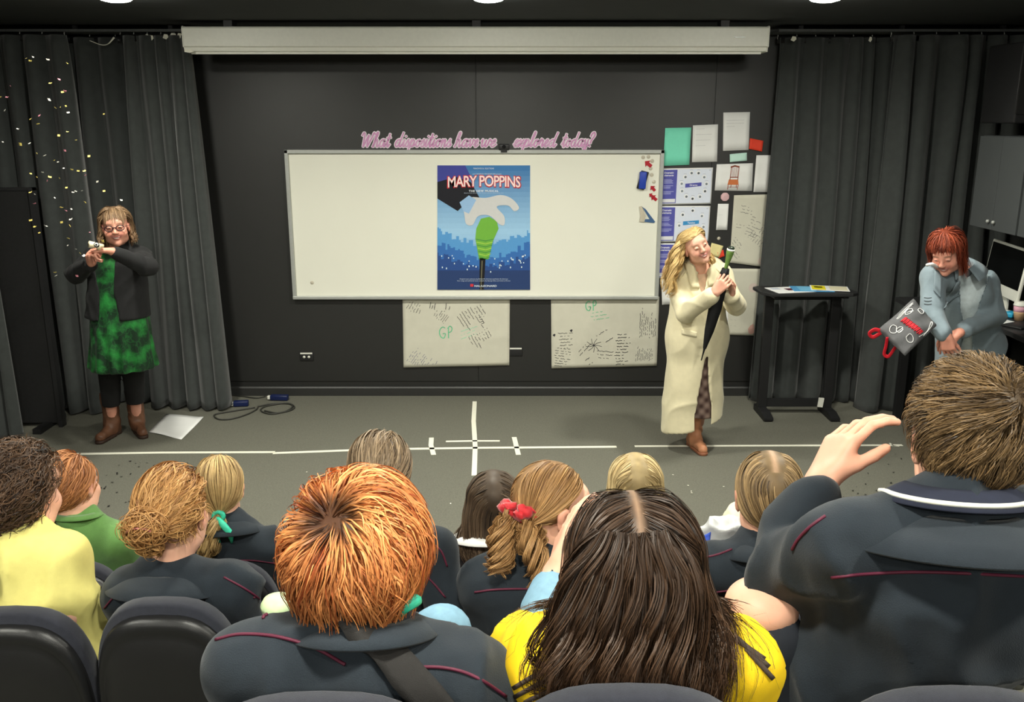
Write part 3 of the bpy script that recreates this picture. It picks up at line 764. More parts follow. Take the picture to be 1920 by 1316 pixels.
s.text('THE NEW MUSICAL', .34, .192, .66, .208, (.85, .9, .95), 11, off=.02, space=1.15)
s.text('Based on the stories of P.L. Travers and the Walt Disney film', .29, .213, .71, .221, (.6, .7, .85), 11)
s.text('Original music and lyrics by Richard M. Sherman and Robert B. Sherman', .24, .906, .76, .917, (.6, .7, .85), 11)
s.text('New songs and additional music and lyrics by George Stiles and Anthony Drewe', .215, .921, .785, .932, (.6, .7, .85), 11)
s.rect(.355, .952, .39, .974, rgb(210, 50, 60), 11); s.text('HAL\u2022LEONARD', .40, .96, .64, .976, (.7, .78, .88), 11, off=.02)
s.done()

# board bits: arrow magnets, round magnets, eraser, bent blue magnet
M_RED = mat('red_plastic', rgb(172, 28, 44), rough=.4, var=.05)
M_BLUE = mat('blue_plastic', rgb(38, 66, 168), rough=.45, var=.05)
M_CLEAR = mat('pale_plastic', rgb(196, 188, 170), rough=.2, var=.1, coat=.5)
px2 = lambda n: n / 233.0
arrow = [(-.5, 0), (0, .5), (0, .22), (.55, .22), (.55, -.22), (0, -.22), (0, -.5)]
for x, y, a, sz, lb in ((1215, 307, -142, 15, 'top red arrow magnet, pointing down left'), (1224, 353, -48, 12, 'middle red arrow magnet, pointing up beside the eraser'), (1221, 366, -35, 9, 'small red arrow magnet overlapping the lowest one'), (1226, 371, -38, 13, 'lowest red arrow magnet, on the board edge')):
    a = math.radians(a); s_ = px2(sz); lift = .004 if sz != 9 else .009
    poly = [(s_ * (p[0] * math.cos(a) - p[1] * math.sin(a)), s_ * (p[0] * math.sin(a) + p[1] * math.cos(a))) for p in arrow]
    poly = [(-q[0], q[1]) if a < -2 else q for q in poly]
    MB().prism(poly, PY(x, y, YB - lift), (1, 0, 0), (0, 0, 1), (0, lift, 0)).out('arrow_magnet', M_RED, smooth=False, bevel=.001, **tagd(lb + ' of the whiteboard', 'magnet'))
for i, (x, y) in enumerate(((1206, 295), (1216, 294), (1223, 302), (1220, 316), (1226, 341), (1222, 328), (585, 530))):
    p = PY(x, y, YB)
    lb = 'small round magnet ' + ('in the top cluster at the right end of the whiteboard', 'in the lower pair at the right end of the whiteboard', 'alone in the bottom left corner of the whiteboard')[0 if i < 4 else 1 if i < 6 else 2]
    MB().lathe(p, [(.014, 0), (.017, .004), (.016, .010), (.009, .013), (.0005, .0135)], 14, np.array([[1, 0, 0], [0, 0, -1], [0, 1, 0]]).T @ np.diag([1, 1, 1])).out('round_magnet', M_CLEAR, **tagd(lb, 'magnet', 'round magnets, top cluster' if i < 4 else 'round magnets, lower pair' if i < 6 else None))
p = PY(1205, 338, YB - .02)
e = empty('board_eraser', p, 'blue magnetic eraser near the right edge of the whiteboard', 'eraser')
MB().box(p, (.055, .035, .135), rot(0, 0, 3)).out('grip', M_BLUE, e, bevel=.006)
MB().box(p + (.002, .012, 0), (.062, .02, .145), rot(0, 0, 14)).out('felt_pad', M_BLACK, e, bevel=.004)
e = empty('folded_set_square', PY(1213, 404, YB), 'folded blue and grey plastic triangle below the eraser', 'set square')
MB().prism([(-.05, .07), (-.02, .05), (.06, -.05), (.05, -.06), (-.03, -.05), (-.02, -.03), (.015, -.03)], PY(1215, 404, YB - .006), (1, 0, 0), (0, 0, 1), (0, .006, 0)).out('arm', mat('dusk_blue', rgb(70, 100, 140), rough=.3), e, smooth=False)
MB().prism([(-.065, .075), (-.045, .08), (-.01, .0), (-.02, -.05), (-.06, -.045), (-.05, 0)], PY(1213, 405, YB - .010), (1, 0, 0), (0, 0, 1), (0, .004, 0)).out('back_arm', M_CLEAR, e, smooth=False)
p = PY(945, 276, WALL_Y - .06)
e = empty('board_camera', p, 'small black camera on top of the whiteboard between two cutout words', 'camera')
MB().box(p + (0, .02, .0), (.085, .05, .05)).out('body', M_BLACKPL, e, bevel=.008)
MB().cyl(p + (0, -.005, .005), p + (0, -.015, .005), .014, n=14).out('lens', mat('lens_glass', (.01, .01, .012), rough=.1), e)
MB().box(p + (0, .02, -.03), (.05, .05, .02)).out('clip', M_BLACK, e, smooth=False)

# ---- cut-out script lettering
GL = {
 'W': (1.75, [[(-.15,1.55),(0,1.9),(.2,1.75),(.25,.9),(.3,.02),(.6,.9),(.85,1.6),(.85,.7),(.92,.02),(1.3,1.0),(1.55,1.9),(1.75,1.75)]]),
 'h': (.95, [[(0,0),(.2,.7),(.45,1.7),(.4,2.0),(.25,1.8),(.15,.9),(.12,0)], [(.13,.2),(.35,.85),(.55,.95),(.6,.6),(.6,.1),(.75,.02),(.98,.35)]]),
 'a': (1.0, [[(.72,.8),(.5,1),(.2,.8),(.1,.35),(.28,.03),(.52,.2),(.72,.85)], [(.75,1),(.68,.4),(.75,.05),(.88,.05),(1.02,.35)]]),
 't': (.6, [[(0,.3),(.2,.9),(.36,1.75),(.28,.8),(.28,.1),(.42,.02),(.62,.35)], [(.05,1.2),(.58,1.28)]]),
 'd': (1.05, [[(.7,.8),(.5,1),(.2,.8),(.1,.35),(.28,.03),(.52,.2),(.72,.85)], [(.88,1.95),(.75,1.2),(.68,.4),(.75,.05),(.9,.05),(1.05,.35)]]),
 'i': (.45, [[(0,.3),(.2,.98),(.15,.4),(.2,.04),(.32,.05),(.46,.35)], [(.27,1.4),(.3,1.48)]]),
 's': (.55, [[(0,.3),(.3,1.02),(.36,.75),(.45,.3),(.3,.03),(.08,.1)], [(.3,.03),(.5,.15),(.58,.35)]]),
 'p': (.85, [[(0,.3),(.22,1.0),(.15,.2),(.05,-.42)], [(.15,.4),(.4,.96),(.62,.8),(.6,.3),(.38,.03),(.18,.2)], [(.4,.03),(.7,.15),(.87,.35)]]),
 'o': (.8, [[(.5,.96),(.2,.85),(.1,.4),(.28,.03),(.52,.2),(.58,.7),(.45,.97),(.55,.75),(.82,.8)]]),
 'n': (.85, [[(0,.6),(.12,.98),(.1,0)], [(.1,.3),(.32,.9),(.5,.92),(.5,.4),(.52,.06),(.66,.05),(.86,.35)]]),
 'v': (.75, [[(0,.75),(.12,.98),(.2,.4),(.28,.03),(.5,.4),(.56,.98),(.76,.85)]]),
 'e': (.65, [[(0,.3),(.3,.45),(.5,.75),(.38,1),(.18,.75),(.13,.3),(.28,.03),(.48,.1),(.66,.35)]]),
 'w': (1.05, [[(0,.75),(.12,.98),(.15,.3),(.28,.03),(.46,.3),(.52,.9),(.52,.3),(.65,.03),(.82,.35),(.86,.98),(1.06,.85)]]),
 'x': (.7, [[(0,.8),(.15,.98),(.3,.5),(.45,.04),(.7,.3)], [(.6,.98),(.05,.03)]]),
 'l': (.5, [[(0,.3),(.3,1.2),(.42,1.9),(.3,2.0),(.18,1.3),(.15,.3),(.28,.03),(.5,.35)]]),
 'r': (.65, [[(0,.3),(.18,1.08),(.25,.85),(.46,.88),(.42,.3),(.5,.03),(.66,.35)]]),
 'y': (.75, [[(0,.75),(.12,.98),(.14,.35),(.28,.05),(.5,.4),(.56,.98),(.47,-.2),(.28,-.42),(.14,-.25),(.4,-.05),(.76,.35)]]),
 '?': (.7, [[(.1,1.45),(.22,1.85),(.5,1.95),(.66,1.6),(.45,1.15),(.3,.85),(.28,.5)], [(.22,.06),(.26,.12)]]),
}
def script_word(word, xa, xb, base, sc):
    X, strokes = 0.0, []
    for ch in word:
        w, st = GL[ch]
        for q in st: strokes.append([(X + p[0] + .28 * p[1], p[1]) for p in catmull(q, 5)])
        X += w
    allx = [p[0] for q in strokes for p in q]; lo, hi = min(allx), max(allx); a, b = PY(xa, base, WALL_Y)[0], PY(xb, base, WALL_Y)[0]; z0 = PY(xa, base, WALL_Y)[2]
    kx = (b - a) / (hi - lo); rr = random.Random(xa)
    e = empty('cutout_word', ((a + b) / 2, WALL_Y, z0), f'pink script cutout word "{word}" with white outline above the whiteboard', 'wall sign', 'cutout words above the whiteboard')
    for nm, wd, y, th, c0 in (('outline', .023, WALL_Y - .013, .004, rgb(240, 232, 238)), ('lettering', .0115, WALL_Y - .017, .004, rgb(206, 142, 190))):
        M = MB()
        for q in strokes:
            P = [np.array((a + (p[0] - lo) * kx, y, z0 + p[1] * sc)) for p in q]
            col = c0 if nm == 'outline' else tuple(np.array(c0) * (1 - (f := rr.uniform(0, .45))) + np.array(rgb(232, 196, 222)) * f)
            for iu, (u, v) in enumerate(zip(P[:-1], P[1:])):
                u, v = u + (0, -.00023 * (iu % 9), 0), v + (0, -.00023 * (iu % 9), 0)
                d = v - u; L = np.linalg.norm(d)
                if L < 1e-5: continue
                t = d / L; nn = np.array((-t[2], 0, t[0])) * wd / 2
                M.prism([(0, 0)] and [(-wd*.25, -wd/2), (L+wd*.25, -wd/2), (L+wd*.45, 0), (L+wd*.25, wd/2), (-wd*.25, wd/2), (-wd*.45, 0)], u, t, np.array((-t[2], 0, t[0])), (0, th, 0), col)
        M.out(nm, M_VINYL, e, vcol=True, smooth=False)
for wd, a, b in (('What', 681, 734), ('dispositions', 742, 846), ('have', 852, 897), ('we', 903, 930), ('explored', 963, 1046), ('today?', 1053, 1115)):
    script_word(wd, a, b, 275, .056)

# ---- papers on the wall
YW = WALL_Y - .012
def curl(a, b=0.0): return lambda u, v: .002 + a * (2 * u - 1) ** 2 + b * v * v
def plain(name, cor, m, lb, cat='paper', wave=None, txt=None, seed=0, lift=0.0):
    s = Sheet(cor, YW - lift, wave or curl(.004, .004)); s.paper(name, m, 6, 4, **tagd(lb, cat))
    if txt:
        r = random.Random(seed)
        for v in txt: s.rect(.12, v, .12 + r.uniform(.3, .7), v + .008, (.55, .55, .56), 1)
    s.done(); return s
plain('teal_sheet', [(1247, 240), (1296, 239), (1292, 309), (1243, 311)], mat('teal_paper', rgb(126, 226, 196), rough=.7, var=.02), 'bright teal sheet of paper right of the whiteboard top')
plain('typed_sheet', [(1299, 235), (1346, 233), (1344, 303), (1297, 304)], M_PAPER, 'white typed sheet pinned right of the teal sheet', txt=(.1, .25, .4, .55), seed=1)
plain('typed_sheet', [(1356, 211), (1406, 210), (1403, 281), (1355, 283)], M_PAPER, 'highest white sheet on the wall, left of the red card', txt=(.2, .28, .36), seed=2)
plain('red_card', [(1406, 259), (1431, 264), (1428, 284), (1404, 279)], mat('red_card', rgb(226, 66, 42), rough=.7, var=.04), 'small red card tilted beside the highest sheet', 'card')
plain('mint_card', [(1368, 289), (1400, 286), (1400, 301), (1368, 304)], mat('mint_card', rgb(196, 232, 220), rough=.7, var=.02), 'small mint card above the chair picture', 'card')
plain('white_sheet', [(1418, 291), (1447, 291), (1441, 360), (1412, 360)], M_PAPER, 'white sheet half hidden behind the right curtain edge', txt=None)
plain('white_sheet', [(1240, 523), (1268, 522), (1268, 570), (1241, 571)], M_PAPER, 'white sheet low on the wall behind the cream coat shoulder')
plain('yellow_note', [(1334, 455), (1356, 461), (1348, 482), (1328, 478)], mat('yellow_card', rgb(232, 218, 156), rough=.7, var=.03), 'pale yellow note beside the blonde woman\'s cheek', 'card')
plain('red_tag', [(1345, 473), (1356, 468), (1358, 480), (1347, 484)], mat('red_card', rgb(226, 66, 42)), 'tiny red tag on the wall beside the yellow note', 'card')
plain('white_sheet', [(1350, 560), (1366, 560), (1364, 620), (1350, 620)], M_PAPER, 'white sheet behind the umbrella, left of the tall scribbled paper')
s = Sheet([(1344, 308), (1412, 306), (1410, 358), (1340, 357)], YW); s.paper('chair_picture', M_PAPER, 6, 3, **tagd('white card with a picture of an orange wooden chair', 'picture'))
BR = rgb(150, 78, 58); OR = rgb(206, 116, 66)
s.poly([(.36, .58), (.61, .58), (.63, .78), (.33, .78)], OR, 2)
s.line([(.41, .12), (.39, .6)], .006, BR); s.line([(.62, .12), (.60, .6)], .006, BR); s.line([(.40, .12), (.5, .08), (.62, .12)], .012, BR); s.line([(.4, .5), (.6, .5)], .007, BR)
for q in range(5): s.line([(.445 + .034*q, .14), (.44 + .034*q, .5)], .003, BR)
for q in ((.35, .78, .34, .95), (.62, .78, .6, .95), (.43, .78, .42, .88), (.57, .78, .57, .88)): s.line([q[:2], q[2:]], .005, BR)
s.line([(.36, .86), (.61, .86)], .003, BR); s.done()
def element_poster(cor, lb, wordcol, word, nicons, seed):
    s = Sheet(cor, YW); s.paper('element_poster', M_PAPER, 6, 4, **tagd(lb, 'poster')); r = random.Random(seed)
    s.rect(.02, .03, .98, .97, rgb(220, 226, 240), 1); s.rect(.02, .04, .30, .96, PURP, 2); s.rect(.035, .84, .285, .94, (.75, .75, .78), 3)
    s.text('Dramatic', .045, .09, .23, .145, (.85, .85, .9), 3, off=.02); s.text('elements', .045, .165, .23, .215, (.85, .85, .9), 3, off=.02)
    for b, v0 in enumerate((.30, .47, .63)):
        for q in range(3 if b else 4): s.rect(.045, v0 + .032*q, .045 + r.uniform(.13, .22), v0 + .032*q + .014, rgb(176, 178, 220), 3)
    for i in range(nicons):
        a = -2.4 + i * 6.283 / nicons; u, v = .64 + .25 * math.cos(a), .48 + .36 * math.sin(a)
        s.disc(u, v, .017, rgb(236, 238, 242), 2); s.disc(u + r.uniform(-.01, .01), v + .01, .010, tuple(np.array(rgb(120, 130, 140)) * r.uniform(.3, 1.2)), 3, 8)
        s.rect(u - .03, v - .085, u + .03, v - .075, (.45, .45, .5), 2)
    s.poly([(.47, .43), (.79, .40), (.79, .50), (.47, .54)], wordcol, 3); s.text(word, .56, .445, .71, .495, (.85, .85, .9), 4, off=.015)
    s.line([(.93, .07), (.95, .07)], .006, (.5, .5, .55)); s.done()
element_poster([(1242, 316), (1337, 314), (1333, 382), (1238, 384)], 'purple and white "Dramatic elements" poster, topmost of three', PURP, 'Drama', 11, 3)
element_poster([(1238, 386), (1332, 386), (1328, 452), (1235, 454)], 'purple and white "Dramatic elements" poster, middle one behind the blonde head', rgb(60, 146, 204), 'Tension', 7, 4)
element_poster([(1235, 456), (1328, 456), (1325, 521), (1232, 522)], 'purple and white "Dramatic elements" poster, lowest one behind blonde hair', PURP, 'Focus', 6, 5)
p = PY(1359, 369, YW)
MB().prism([(.034 * math.cos(i*6.283/16) * (1 + .05 * (i % 2)), .034 * math.sin(i*6.283/16) * (1 + .05 * (i % 2))) for i in range(16)], p, (1, 0, 0), (0, 0, 1), (0, -.012, 0)).out('wall_rosette', mat('dusty_pink', rgb(214, 176, 180), rough=.6), bevel=.004, **tagd('round dusty pink rosette below the chair picture', 'badge'))
s = plain('door_hanger', [(1346, 382), (1366, 382), (1363, 431), (1342, 431)], M_PAPER, 'narrow white hanging tag under the pink rosette', 'tag', txt=(.42,), seed=4)
MB().lathe(PY(1348, 447, YW), [(.013, 0), (.015, .006), (.009, .012), (.0005, .013)], 12, np.array([[1., 0, 0], [0, 0, -1], [0, 1, 0]]).T).out('wall_hook', M_CLEAR, **tagd('small grey plastic hook on the wall under the white tag', 'hook'))
# butcher paper
DK = (.03, .03, .035); GRN = rgb(110, 196, 150)
def wav(seed, a=.012):
    return lambda u, v: .004 + a * (vnoise(np.array((u * 3.1 + seed, v * 2.3, seed * 1.7)), seed)) * (.3 + v) + .006 * math.exp(-((v - .62 - .12 * (.5 - u)) / .05) ** 2) * u
def gp(s, u, v, h):
    k = s.h / s.w
    g = [(u + h*k*x, v + h*y) for x, y in ((.5, .08), (.3, 0), (.08, .2), (.02, .55), (.15, .9), (.4, 1), (.52, .75), (.52, .6), (.32, .6))]
    s.line([tuple(q) for q in catmull(g, 4)], .008, GRN, 3)
    s.line([(u + h*k*.8, v + h*.05), (u + h*k*.82, v + h)], .008, GRN, 3)
    s.line([tuple(q) for q in catmull([(u + h*k*x, v + h*y) for x, y in ((.74, .12), (.95, -.08), (1.12, .12), (1.05, .4), (.84, .5))], 4)], .008, GRN, 3)
s = Sheet([(755, 559), (956, 557), (955, 684), (757, 688)], YW, wav(3)); s.paper('brainstorm_sheet', M_BUTCH, 28, 18, **tagd('crumpled butcher paper with green "GP" at its middle, left under the whiteboard', 'poster'))
gp(s, .34, .42, .16)
s.scrawl(.52, .50, 18, 3, .17, .03, .004, rgb(150, 214, 180), 2); s.scrawl(.03, .16, 62, 6, .13, .022, .0035, DK, 3); s.scrawl(.28, .27, 55, 7, .11, .018, .003, DK, 5)
s.scrawl(.25, .16, 80, 3, .07, .02, .0045, DK, 6); s.scrawl(.40, .18, 85, 2, .07, .03, .0045, DK, 6)
s.scrawl(.70, .06, -58, 9, .22, .026, .0038, DK, 8); s.scrawl(.78, .43, -62, 8, .15, .024, .0035, DK, 9); s.scrawl(.71, .29, 20, 4, .05, .02, .004, DK, 10)
s.scrawl(.02, .93, 55, 13, .17, .018, .0032, rgb(96, 98, 130), 12); s.done()
s = Sheet([(1033, 559), (1236, 556), (1231, 685), (1034, 690)], YW, wav(8)); s.paper('brainstorm_sheet', M_BUTCH, 28, 18, **tagd('crumpled butcher paper with green "GP" at its top, right under the whiteboard', 'poster'))
gp(s, .32, .05, .13)
s.scrawl(.36, .22, 8, 3, .20, .03, .005, rgb(130, 200, 160), 21); s.scrawl(.06, .50, 2, 6, .15, .026, .0038, DK, 22); s.scrawl(.03, .70, -8, 10, .16, .022, .0038, DK, 23)
s.scrawl(.60, .53, 0, 13, .14, .026, .0048, DK, 24); s.scrawl(.24, .80, 48, 2, .17, .03, .004, DK, 25); s.scrawl(.42, .55, 32, 1, .13, .02, .004, DK, 26)
s.scrawl(.50, .64, 30, 1, .1, .02, .005, DK, 27); s.scrawl(.32, .9, 35, 2, .09, .05, .005, DK, 28); s.scrawl(.42, .76, -5, 3, .2, .03, .004, DK, 29)
s.scrawl(.83, .6, 90, 9, .30, .016, .0035, DK, 30); s.scrawl(.80, .93, 90, 11, .15, .014, .0032, rgb(70, 72, 80), 31)
for k in range(9):
    a = k * .7; s.line([(.40, .68), (.40 + .035 * math.cos(a), .68 + .05 * math.sin(a)), (.40 + .075 * math.cos(a + .2), .68 + .10 * math.sin(a + .2))], .004, DK)
for u, v in ((.02, .52), (.18, .46)): s.poly([(u, v - .01), (u + .012, v - .02), (u + .02, v - .005), (u + .01, v + .025), (u - .008, v)], DK, 3)
s.done()
s = Sheet([(1376, 366), (1446, 364), (1432, 500), (1368, 492)], YW, wav(14, .01)); s.paper('scribbled_sheet', M_BUTCH, 16, 20, **tagd('tall butcher paper with slanting notes beside the right curtain, upper sheet', 'poster'))
for a, b, g, n, l, sd in ((.2, .15, -12, 3, .14, 41), (.12, .42, -10, 2, .09, 42), (.5, .3, -18, 7, .13, 43), (.08, .6, -48, 7, .17, 44), (.45, .62, 55, 6, .12, 45), (.75, .55, 62, 5, .13, 46)): s.scrawl(a, b, g, n, l, .024, .003, (.12, .12, .12), sd)
s.disc(.9, .93, .03, rgb(208, 192, 180), 1); s.done()
s = Sheet([(1368, 503), (1432, 504), (1414, 629), (1363, 627)], YW, wav(19, .008)); s.paper('scribbled_sheet', M_BUTCH, 16, 20, **tagd('butcher paper with faint pink smudges beside the right curtain, lower sheet', 'poster'))
s.disc(.75, .28, .04, rgb(206, 190, 180), 1); s.poly([(.74, .9), (.8, .85), (.9, .82), (.96, .88), (.97, .96), (.86, .98), (.77, .96)], rgb(200, 158, 146), 2); s.scrawl(.1, .5, -3, 6, .12, .05, .002, rgb(170, 168, 156), 47); s.done()

# power outlets
for x, y, wd, lb in ((575, 668, 24, 'double power outlet low on the black wall left of the butcher paper'), (967, 659, 24, 'power outlet low on the wall between the two butcher papers')):
    p = PY(x, y, WALL_Y - .012); e = empty('power_outlet', p, lb, 'outlet')
    MB().box(p, (.115, .014, .075)).out('plate', M_BLACKPL, e, bevel=.003)
    MB().box(p + (0, -.006, .028), (.1, .012, .012)).out('label_strip', M_WHITEPL, e, smooth=False)
    if x < 700:
        for q in (-.02, .02): MB().cyl(p + (q, -.006, -.004), p + (q, -.012, -.004), .011, n=14).out('socket', M_WHITEPL, e)

# floor tape
def tape(pts, w, lb):
    P = [PZ(x, y, .0) for x, y in pts]; M = MB(); V = []
    for i, p in enumerate(P):
        t = nrm(P[min(i+1, len(P)-1)] - P[max(i-1, 0)]); n = np.array((-t[1], t[0], 0)) * w / 2
        V += [p + n + (0, 0, .002), p - n + (0, 0, .002)]
    M.add(V, [(2*i, 2*i+1, 2*i+3, 2*i+2) for i in range(len(P) - 1)]).out('floor_tape', M_TAPE, smooth=False, solid=.002, **tagd(lb, 'tape'))
tape([(110, 852), (300, 849), (515, 848)], .035, 'long white tape line on the carpet in front of the woman in green, left length')
tape([(512, 850), (700, 843), (900, 840), (1156, 838)], .035, 'long white tape line on the carpet through the cross mark')
tape([(1190, 837), (1400, 836), (1692, 835)], .03, 'long white tape line passing under the blonde woman\'s boot')
tape([(890, 753), (888, 790), (891, 838), (889, 892)], .035, 'white tape strip of the cross running toward the audience')
tape([(836, 828), (890, 827), (937, 827)], .028, 'short white tape bar of the cross parallel to the long line')
tape([(809, 821), (808, 835), (813, 853)], .035, 'short white tape tick left of the cross')
tape([(964, 820), (972, 853)], .035, 'short white tape tick right of the cross')
tape([(1668, 831), (1675, 836), (1686, 837)], .012, 'loose curled tape end near the right end of the line')
tape([(1180, 1003), (1318, 1003)], .035, 'white tape line on the carpet nearest the front row')
P = [PZ(x, y, .004) for x, y in ((279, 810), (312, 776), (382, 782), (340, 823))]
MB().grid(lambda u, v: (P[0] * (1-u) + P[3] * u) * (1-v) + (P[1] * (1-u) + P[2] * u) * v + np.array((0, 0, .02 * (max(0, u+v-1.4) ** 2) + .004 * math.sin(5*u))), 8, 8).out('floor_paper', M_PAPER, solid=.001, **tagd('white sheet of paper lying on the carpet beside the brown boots', 'paper'))

# extension leads on the floor
M_CABLE = mat('cable', rgb(54, 54, 50), rough=.5); M_NAVYPL = mat('navy_plastic', rgb(24, 34, 74), rough=.35)
def cable(pts, lb, r=.006):
    MB().tube(catmull([PZ(x, y, .008) for x, y in pts], 6), r, 6).out('cable', M_CABLE, **tagd(lb, 'cable'))
cable([(478, 764), (440, 770), (406, 776), (402, 781), (412, 786), (435, 785), (462, 777), (480, 768), (484, 762)], 'black cable looped on the floor by the left curtain, left loop')
cable([(484, 762), (510, 757), (542, 757), (548, 763), (535, 771), (510, 776), (492, 772), (490, 766), (505, 760), (538, 756), (552, 762), (545, 769), (520, 774), (496, 770)], 'black cable coiled on the floor by the left curtain, right coil')
cable([(408, 746), (425, 741), (450, 742), (480, 746), (498, 743)], 'black cable along the skirting between curtain and power board', .005)
for x, y, w, a, lb in ((524, 745, .15, -4, 'dark blue power board by the skirting, right one'), (452, 756, .12, 8, 'dark blue power board by the curtain foot, left one')):
    p = PZ(x, y, .025); e = empty('power_board', p * (1, 1, 0), lb, 'power board')
    MB().box(p, (w, .055, .045), rot(a)).out('body', M_NAVYPL, e, bevel=.008)
    MB().box(p + rot(a) @ np.array((-w/2 - .012, -.005, .0)), (.025, .03, .03)).out('plug', M_WHITEPL, e, bevel=.004)

# dark partition at the far left
e = empty('stage_partition', (-3.6, 6.62, 0), 'tall black partition standing before the curtain at the far left', 'partition')
pa, pb = PY(-40, 700, 6.6), PY(103, 700, 6.6)
MB().box(((pa[0] + pb[0]) / 2, 6.62, .91), (pb[0] - pa[0], .05, 1.76)).out('panel', mat('black_cloth', rgb(30, 30, 30), rough=.95, bump=.2, bscale=300), e, smooth=False, bevel=.004)
MB().box(((pa[0] + pb[0]) / 2, 6.62, 1.80), (pb[0] - pa[0] + .03, .06, .02)).out('top_rail', M_BLACKPL, e, smooth=False)
for x in (pa[0], pb[0]): MB().box((x, 6.615, .905), (.03, .065, 1.81)).out('post', M_BLACKPL, e, smooth=False)
for x in (pa[0] + .1, pb[0] - .1): MB().box((x, 6.62, .02), (.06, .4, .04)).out('foot', M_BLACK, e, smooth=False)
curtain(PY(-70, 600, 6.2)[0], PY(-22, 600, 6.2)[0], 6.32, 6.36, 31, 3, .04, .01, 1.79, 'narrow black curtain hanging over the partition at the left edge of the picture', .05)

# ---- right side: speaker, overhead cabinets, desk, monitor
M_GREYCAB = mat('grey_laminate', rgb(70, 73, 74), rough=.6, var=.04, scale=5)
e = empty('wall_speaker', (3.55, 6.3, 2.26), 'black wall loudspeaker high in the right corner', 'speaker')
MB().box((3.59, 6.45, 2.52), (.52, .4, .52), rot(4)).out('cabinet', M_BLACKPL, e, bevel=.012)
MB().box((3.575, 6.246, 2.54), (.46, .012, .44), rot(4)).out('grille', mat('grille', rgb(34, 34, 33), rough=.8, bump=.8, bscale=700), e, bevel=.003)
MB().box((3.45, 6.235, 2.292), (.05, .006, .016), rot(4)).out('badge', M_ALU, e, smooth=False)
MB().box((3.76, 6.5, 2.52), (.16, .08, .1)).out('wall_bracket', M_BLACK, e, smooth=False)
for k, (y0, y1) in enumerate(((5.82, 6.42), (5.2, 5.80), (4.58, 5.18))):
    e = empty('overhead_cabinet', (3.53, (y0 + y1) / 2, 1.56), 'grey overhead cabinet above the computer, ' + ('nearest the corner', 'second from the corner', 'third from the corner')[k], 'cabinet', 'overhead cabinets on the right wall')
    MB().box((3.545, (y0 + y1) / 2, 1.87), (.59, y1 - y0, .62)).out('body', M_GREYCAB, e, smooth=False)
    for q in (0, 1):
        d = MB().box((3.238, y0 + (y1 - y0) * (.25 + .5 * q), 1.87), (.02, (y1 - y0) / 2 - .006, .61)).out('door', M_GREYCAB, e, smooth=False, bevel=.002)
        MB().ball((3.216, y0 + (y1 - y0) * (.44 + .12 * q), 1.62), .013, 10).out('knob', M_ALU, d)
M_DESK = mat('dark_desk', rgb(42, 42, 43), rough=.45, var=.05)
e = empty('side_desk', (3.4, 5.6, 0), 'long dark desk along the right wall under the cabinets', 'desk')
MB().prism([(2.95, 6.86), (2.95, 6.30), (3.21, 6.18), (3.21, 4.15), (3.84, 4.15), (3.84, 6.86)], (0, 0, .928), (1, 0, 0), (0, 1, 0), (0, 0, .035)).out('desk_top', M_DESK, e, bevel=.004, smooth=False)
for x, y in ((3.03, 6.78), (3.78, 6.78), (3.78, 4.2)): MB().box((x, y, .464), (.055, .055, .927)).out('leg', M_BLACK, e, smooth=False)
MB().box((3.53, 4.85, .50), (.56, 1.2, .855)).out('drawer_unit', M_GREYCAB, e, smooth=False)
for k in range(3):
    d = MB().box((3.24, 4.85, .77 - .27 * k), (.02, 1.16, .25)).out('drawer', M_GREYCAB, e, smooth=False, bevel=.003)
    for q in (-.05, .05): MB().ball((3.22, 4.85 + q + .42, .82 - .27 * k), .013, 8).out('knob', M_ALU, d)
# all-in-one computer
A, B = PD(1842, 540, 6.75), PD(1908, 567, 6.15); B[2] = A[2] = 1.08; ux = nrm(B - A); wdt = .62; nz = nrm(np.cross(ux, (0, 0, 1.0))); c0 = (A + B) / 2
if nz[1] > 0 and nz[0] > 0: nz = -nz
c0 = A + ux * .31; upv = nrm(np.array((0, 0, 1.0)) - nz * .12)
Rm = np.stack([ux, np.cross(upv, ux), upv], 1)
e = empty('desktop_computer', (c0[0], c0[1], .963), 'white framed all-in-one computer with a black screen on the side desk', 'computer')
MB().box(c0 + upv * .18, (wdt, .022, .36), Rm).out('housing', M_WHITEPL, e, bevel=.006)
sgn = 1 if (Rm[:, 1] @ np.array((-1, -.3, 0))) > 0 else -1
MB().box(c0 + upv * .21 + Rm[:, 1] * sgn * .0115, (wdt - .035, .004, .265), Rm).out('screen', mat('screen_glass', rgb(9, 10, 11), rough=.25), e, smooth=False)
MB().prism([(-.1, 0), (.1, 0), (.085, .19), (-.085, .19)], c0 * (1, 1, 0) + (0, 0, .985) - Rm[:, 1] * sgn * .02, ux, nrm(np.array((0, 0, 1.0))), -Rm[:, 1] * sgn * .012).out('stand', M_WHITEPL, e, smooth=False)
MB().box(c0 * (1, 1, 0) + (0, 0, .969) - Rm[:, 1] * sgn * .01, (.2, .17, .012), Rm).out('foot', M_WHITEPL, e, bevel=.003)
p = PZ(1910, 600, .963)
e = empty('coffee_cup', p, 'takeaway cup with white lid and pink sleeve on the side desk', 'cup')
MB().lathe(p, [(.028, 0), (.038, .05), (.04, .06)], 20).out('cup', mat('kraft', rgb(196, 160, 124), rough=.7), e)
MB().lathe(p, [(.039, .055), (.043, .1)], 20).out('sleeve', mat('pink_band', rgb(214, 160, 178), rough=.6), e)
MB().lathe(p, [(.045, .1), (.046, .108), (.042, .112), (.040, .128), (.034, .13)], 20).out('lid', M_WHITEPL, e)
p = PZ(1882, 592, .963)
e = empty('tissue_pack', p, 'bright blue packet of tissues on the side desk by the cup', 'packet')
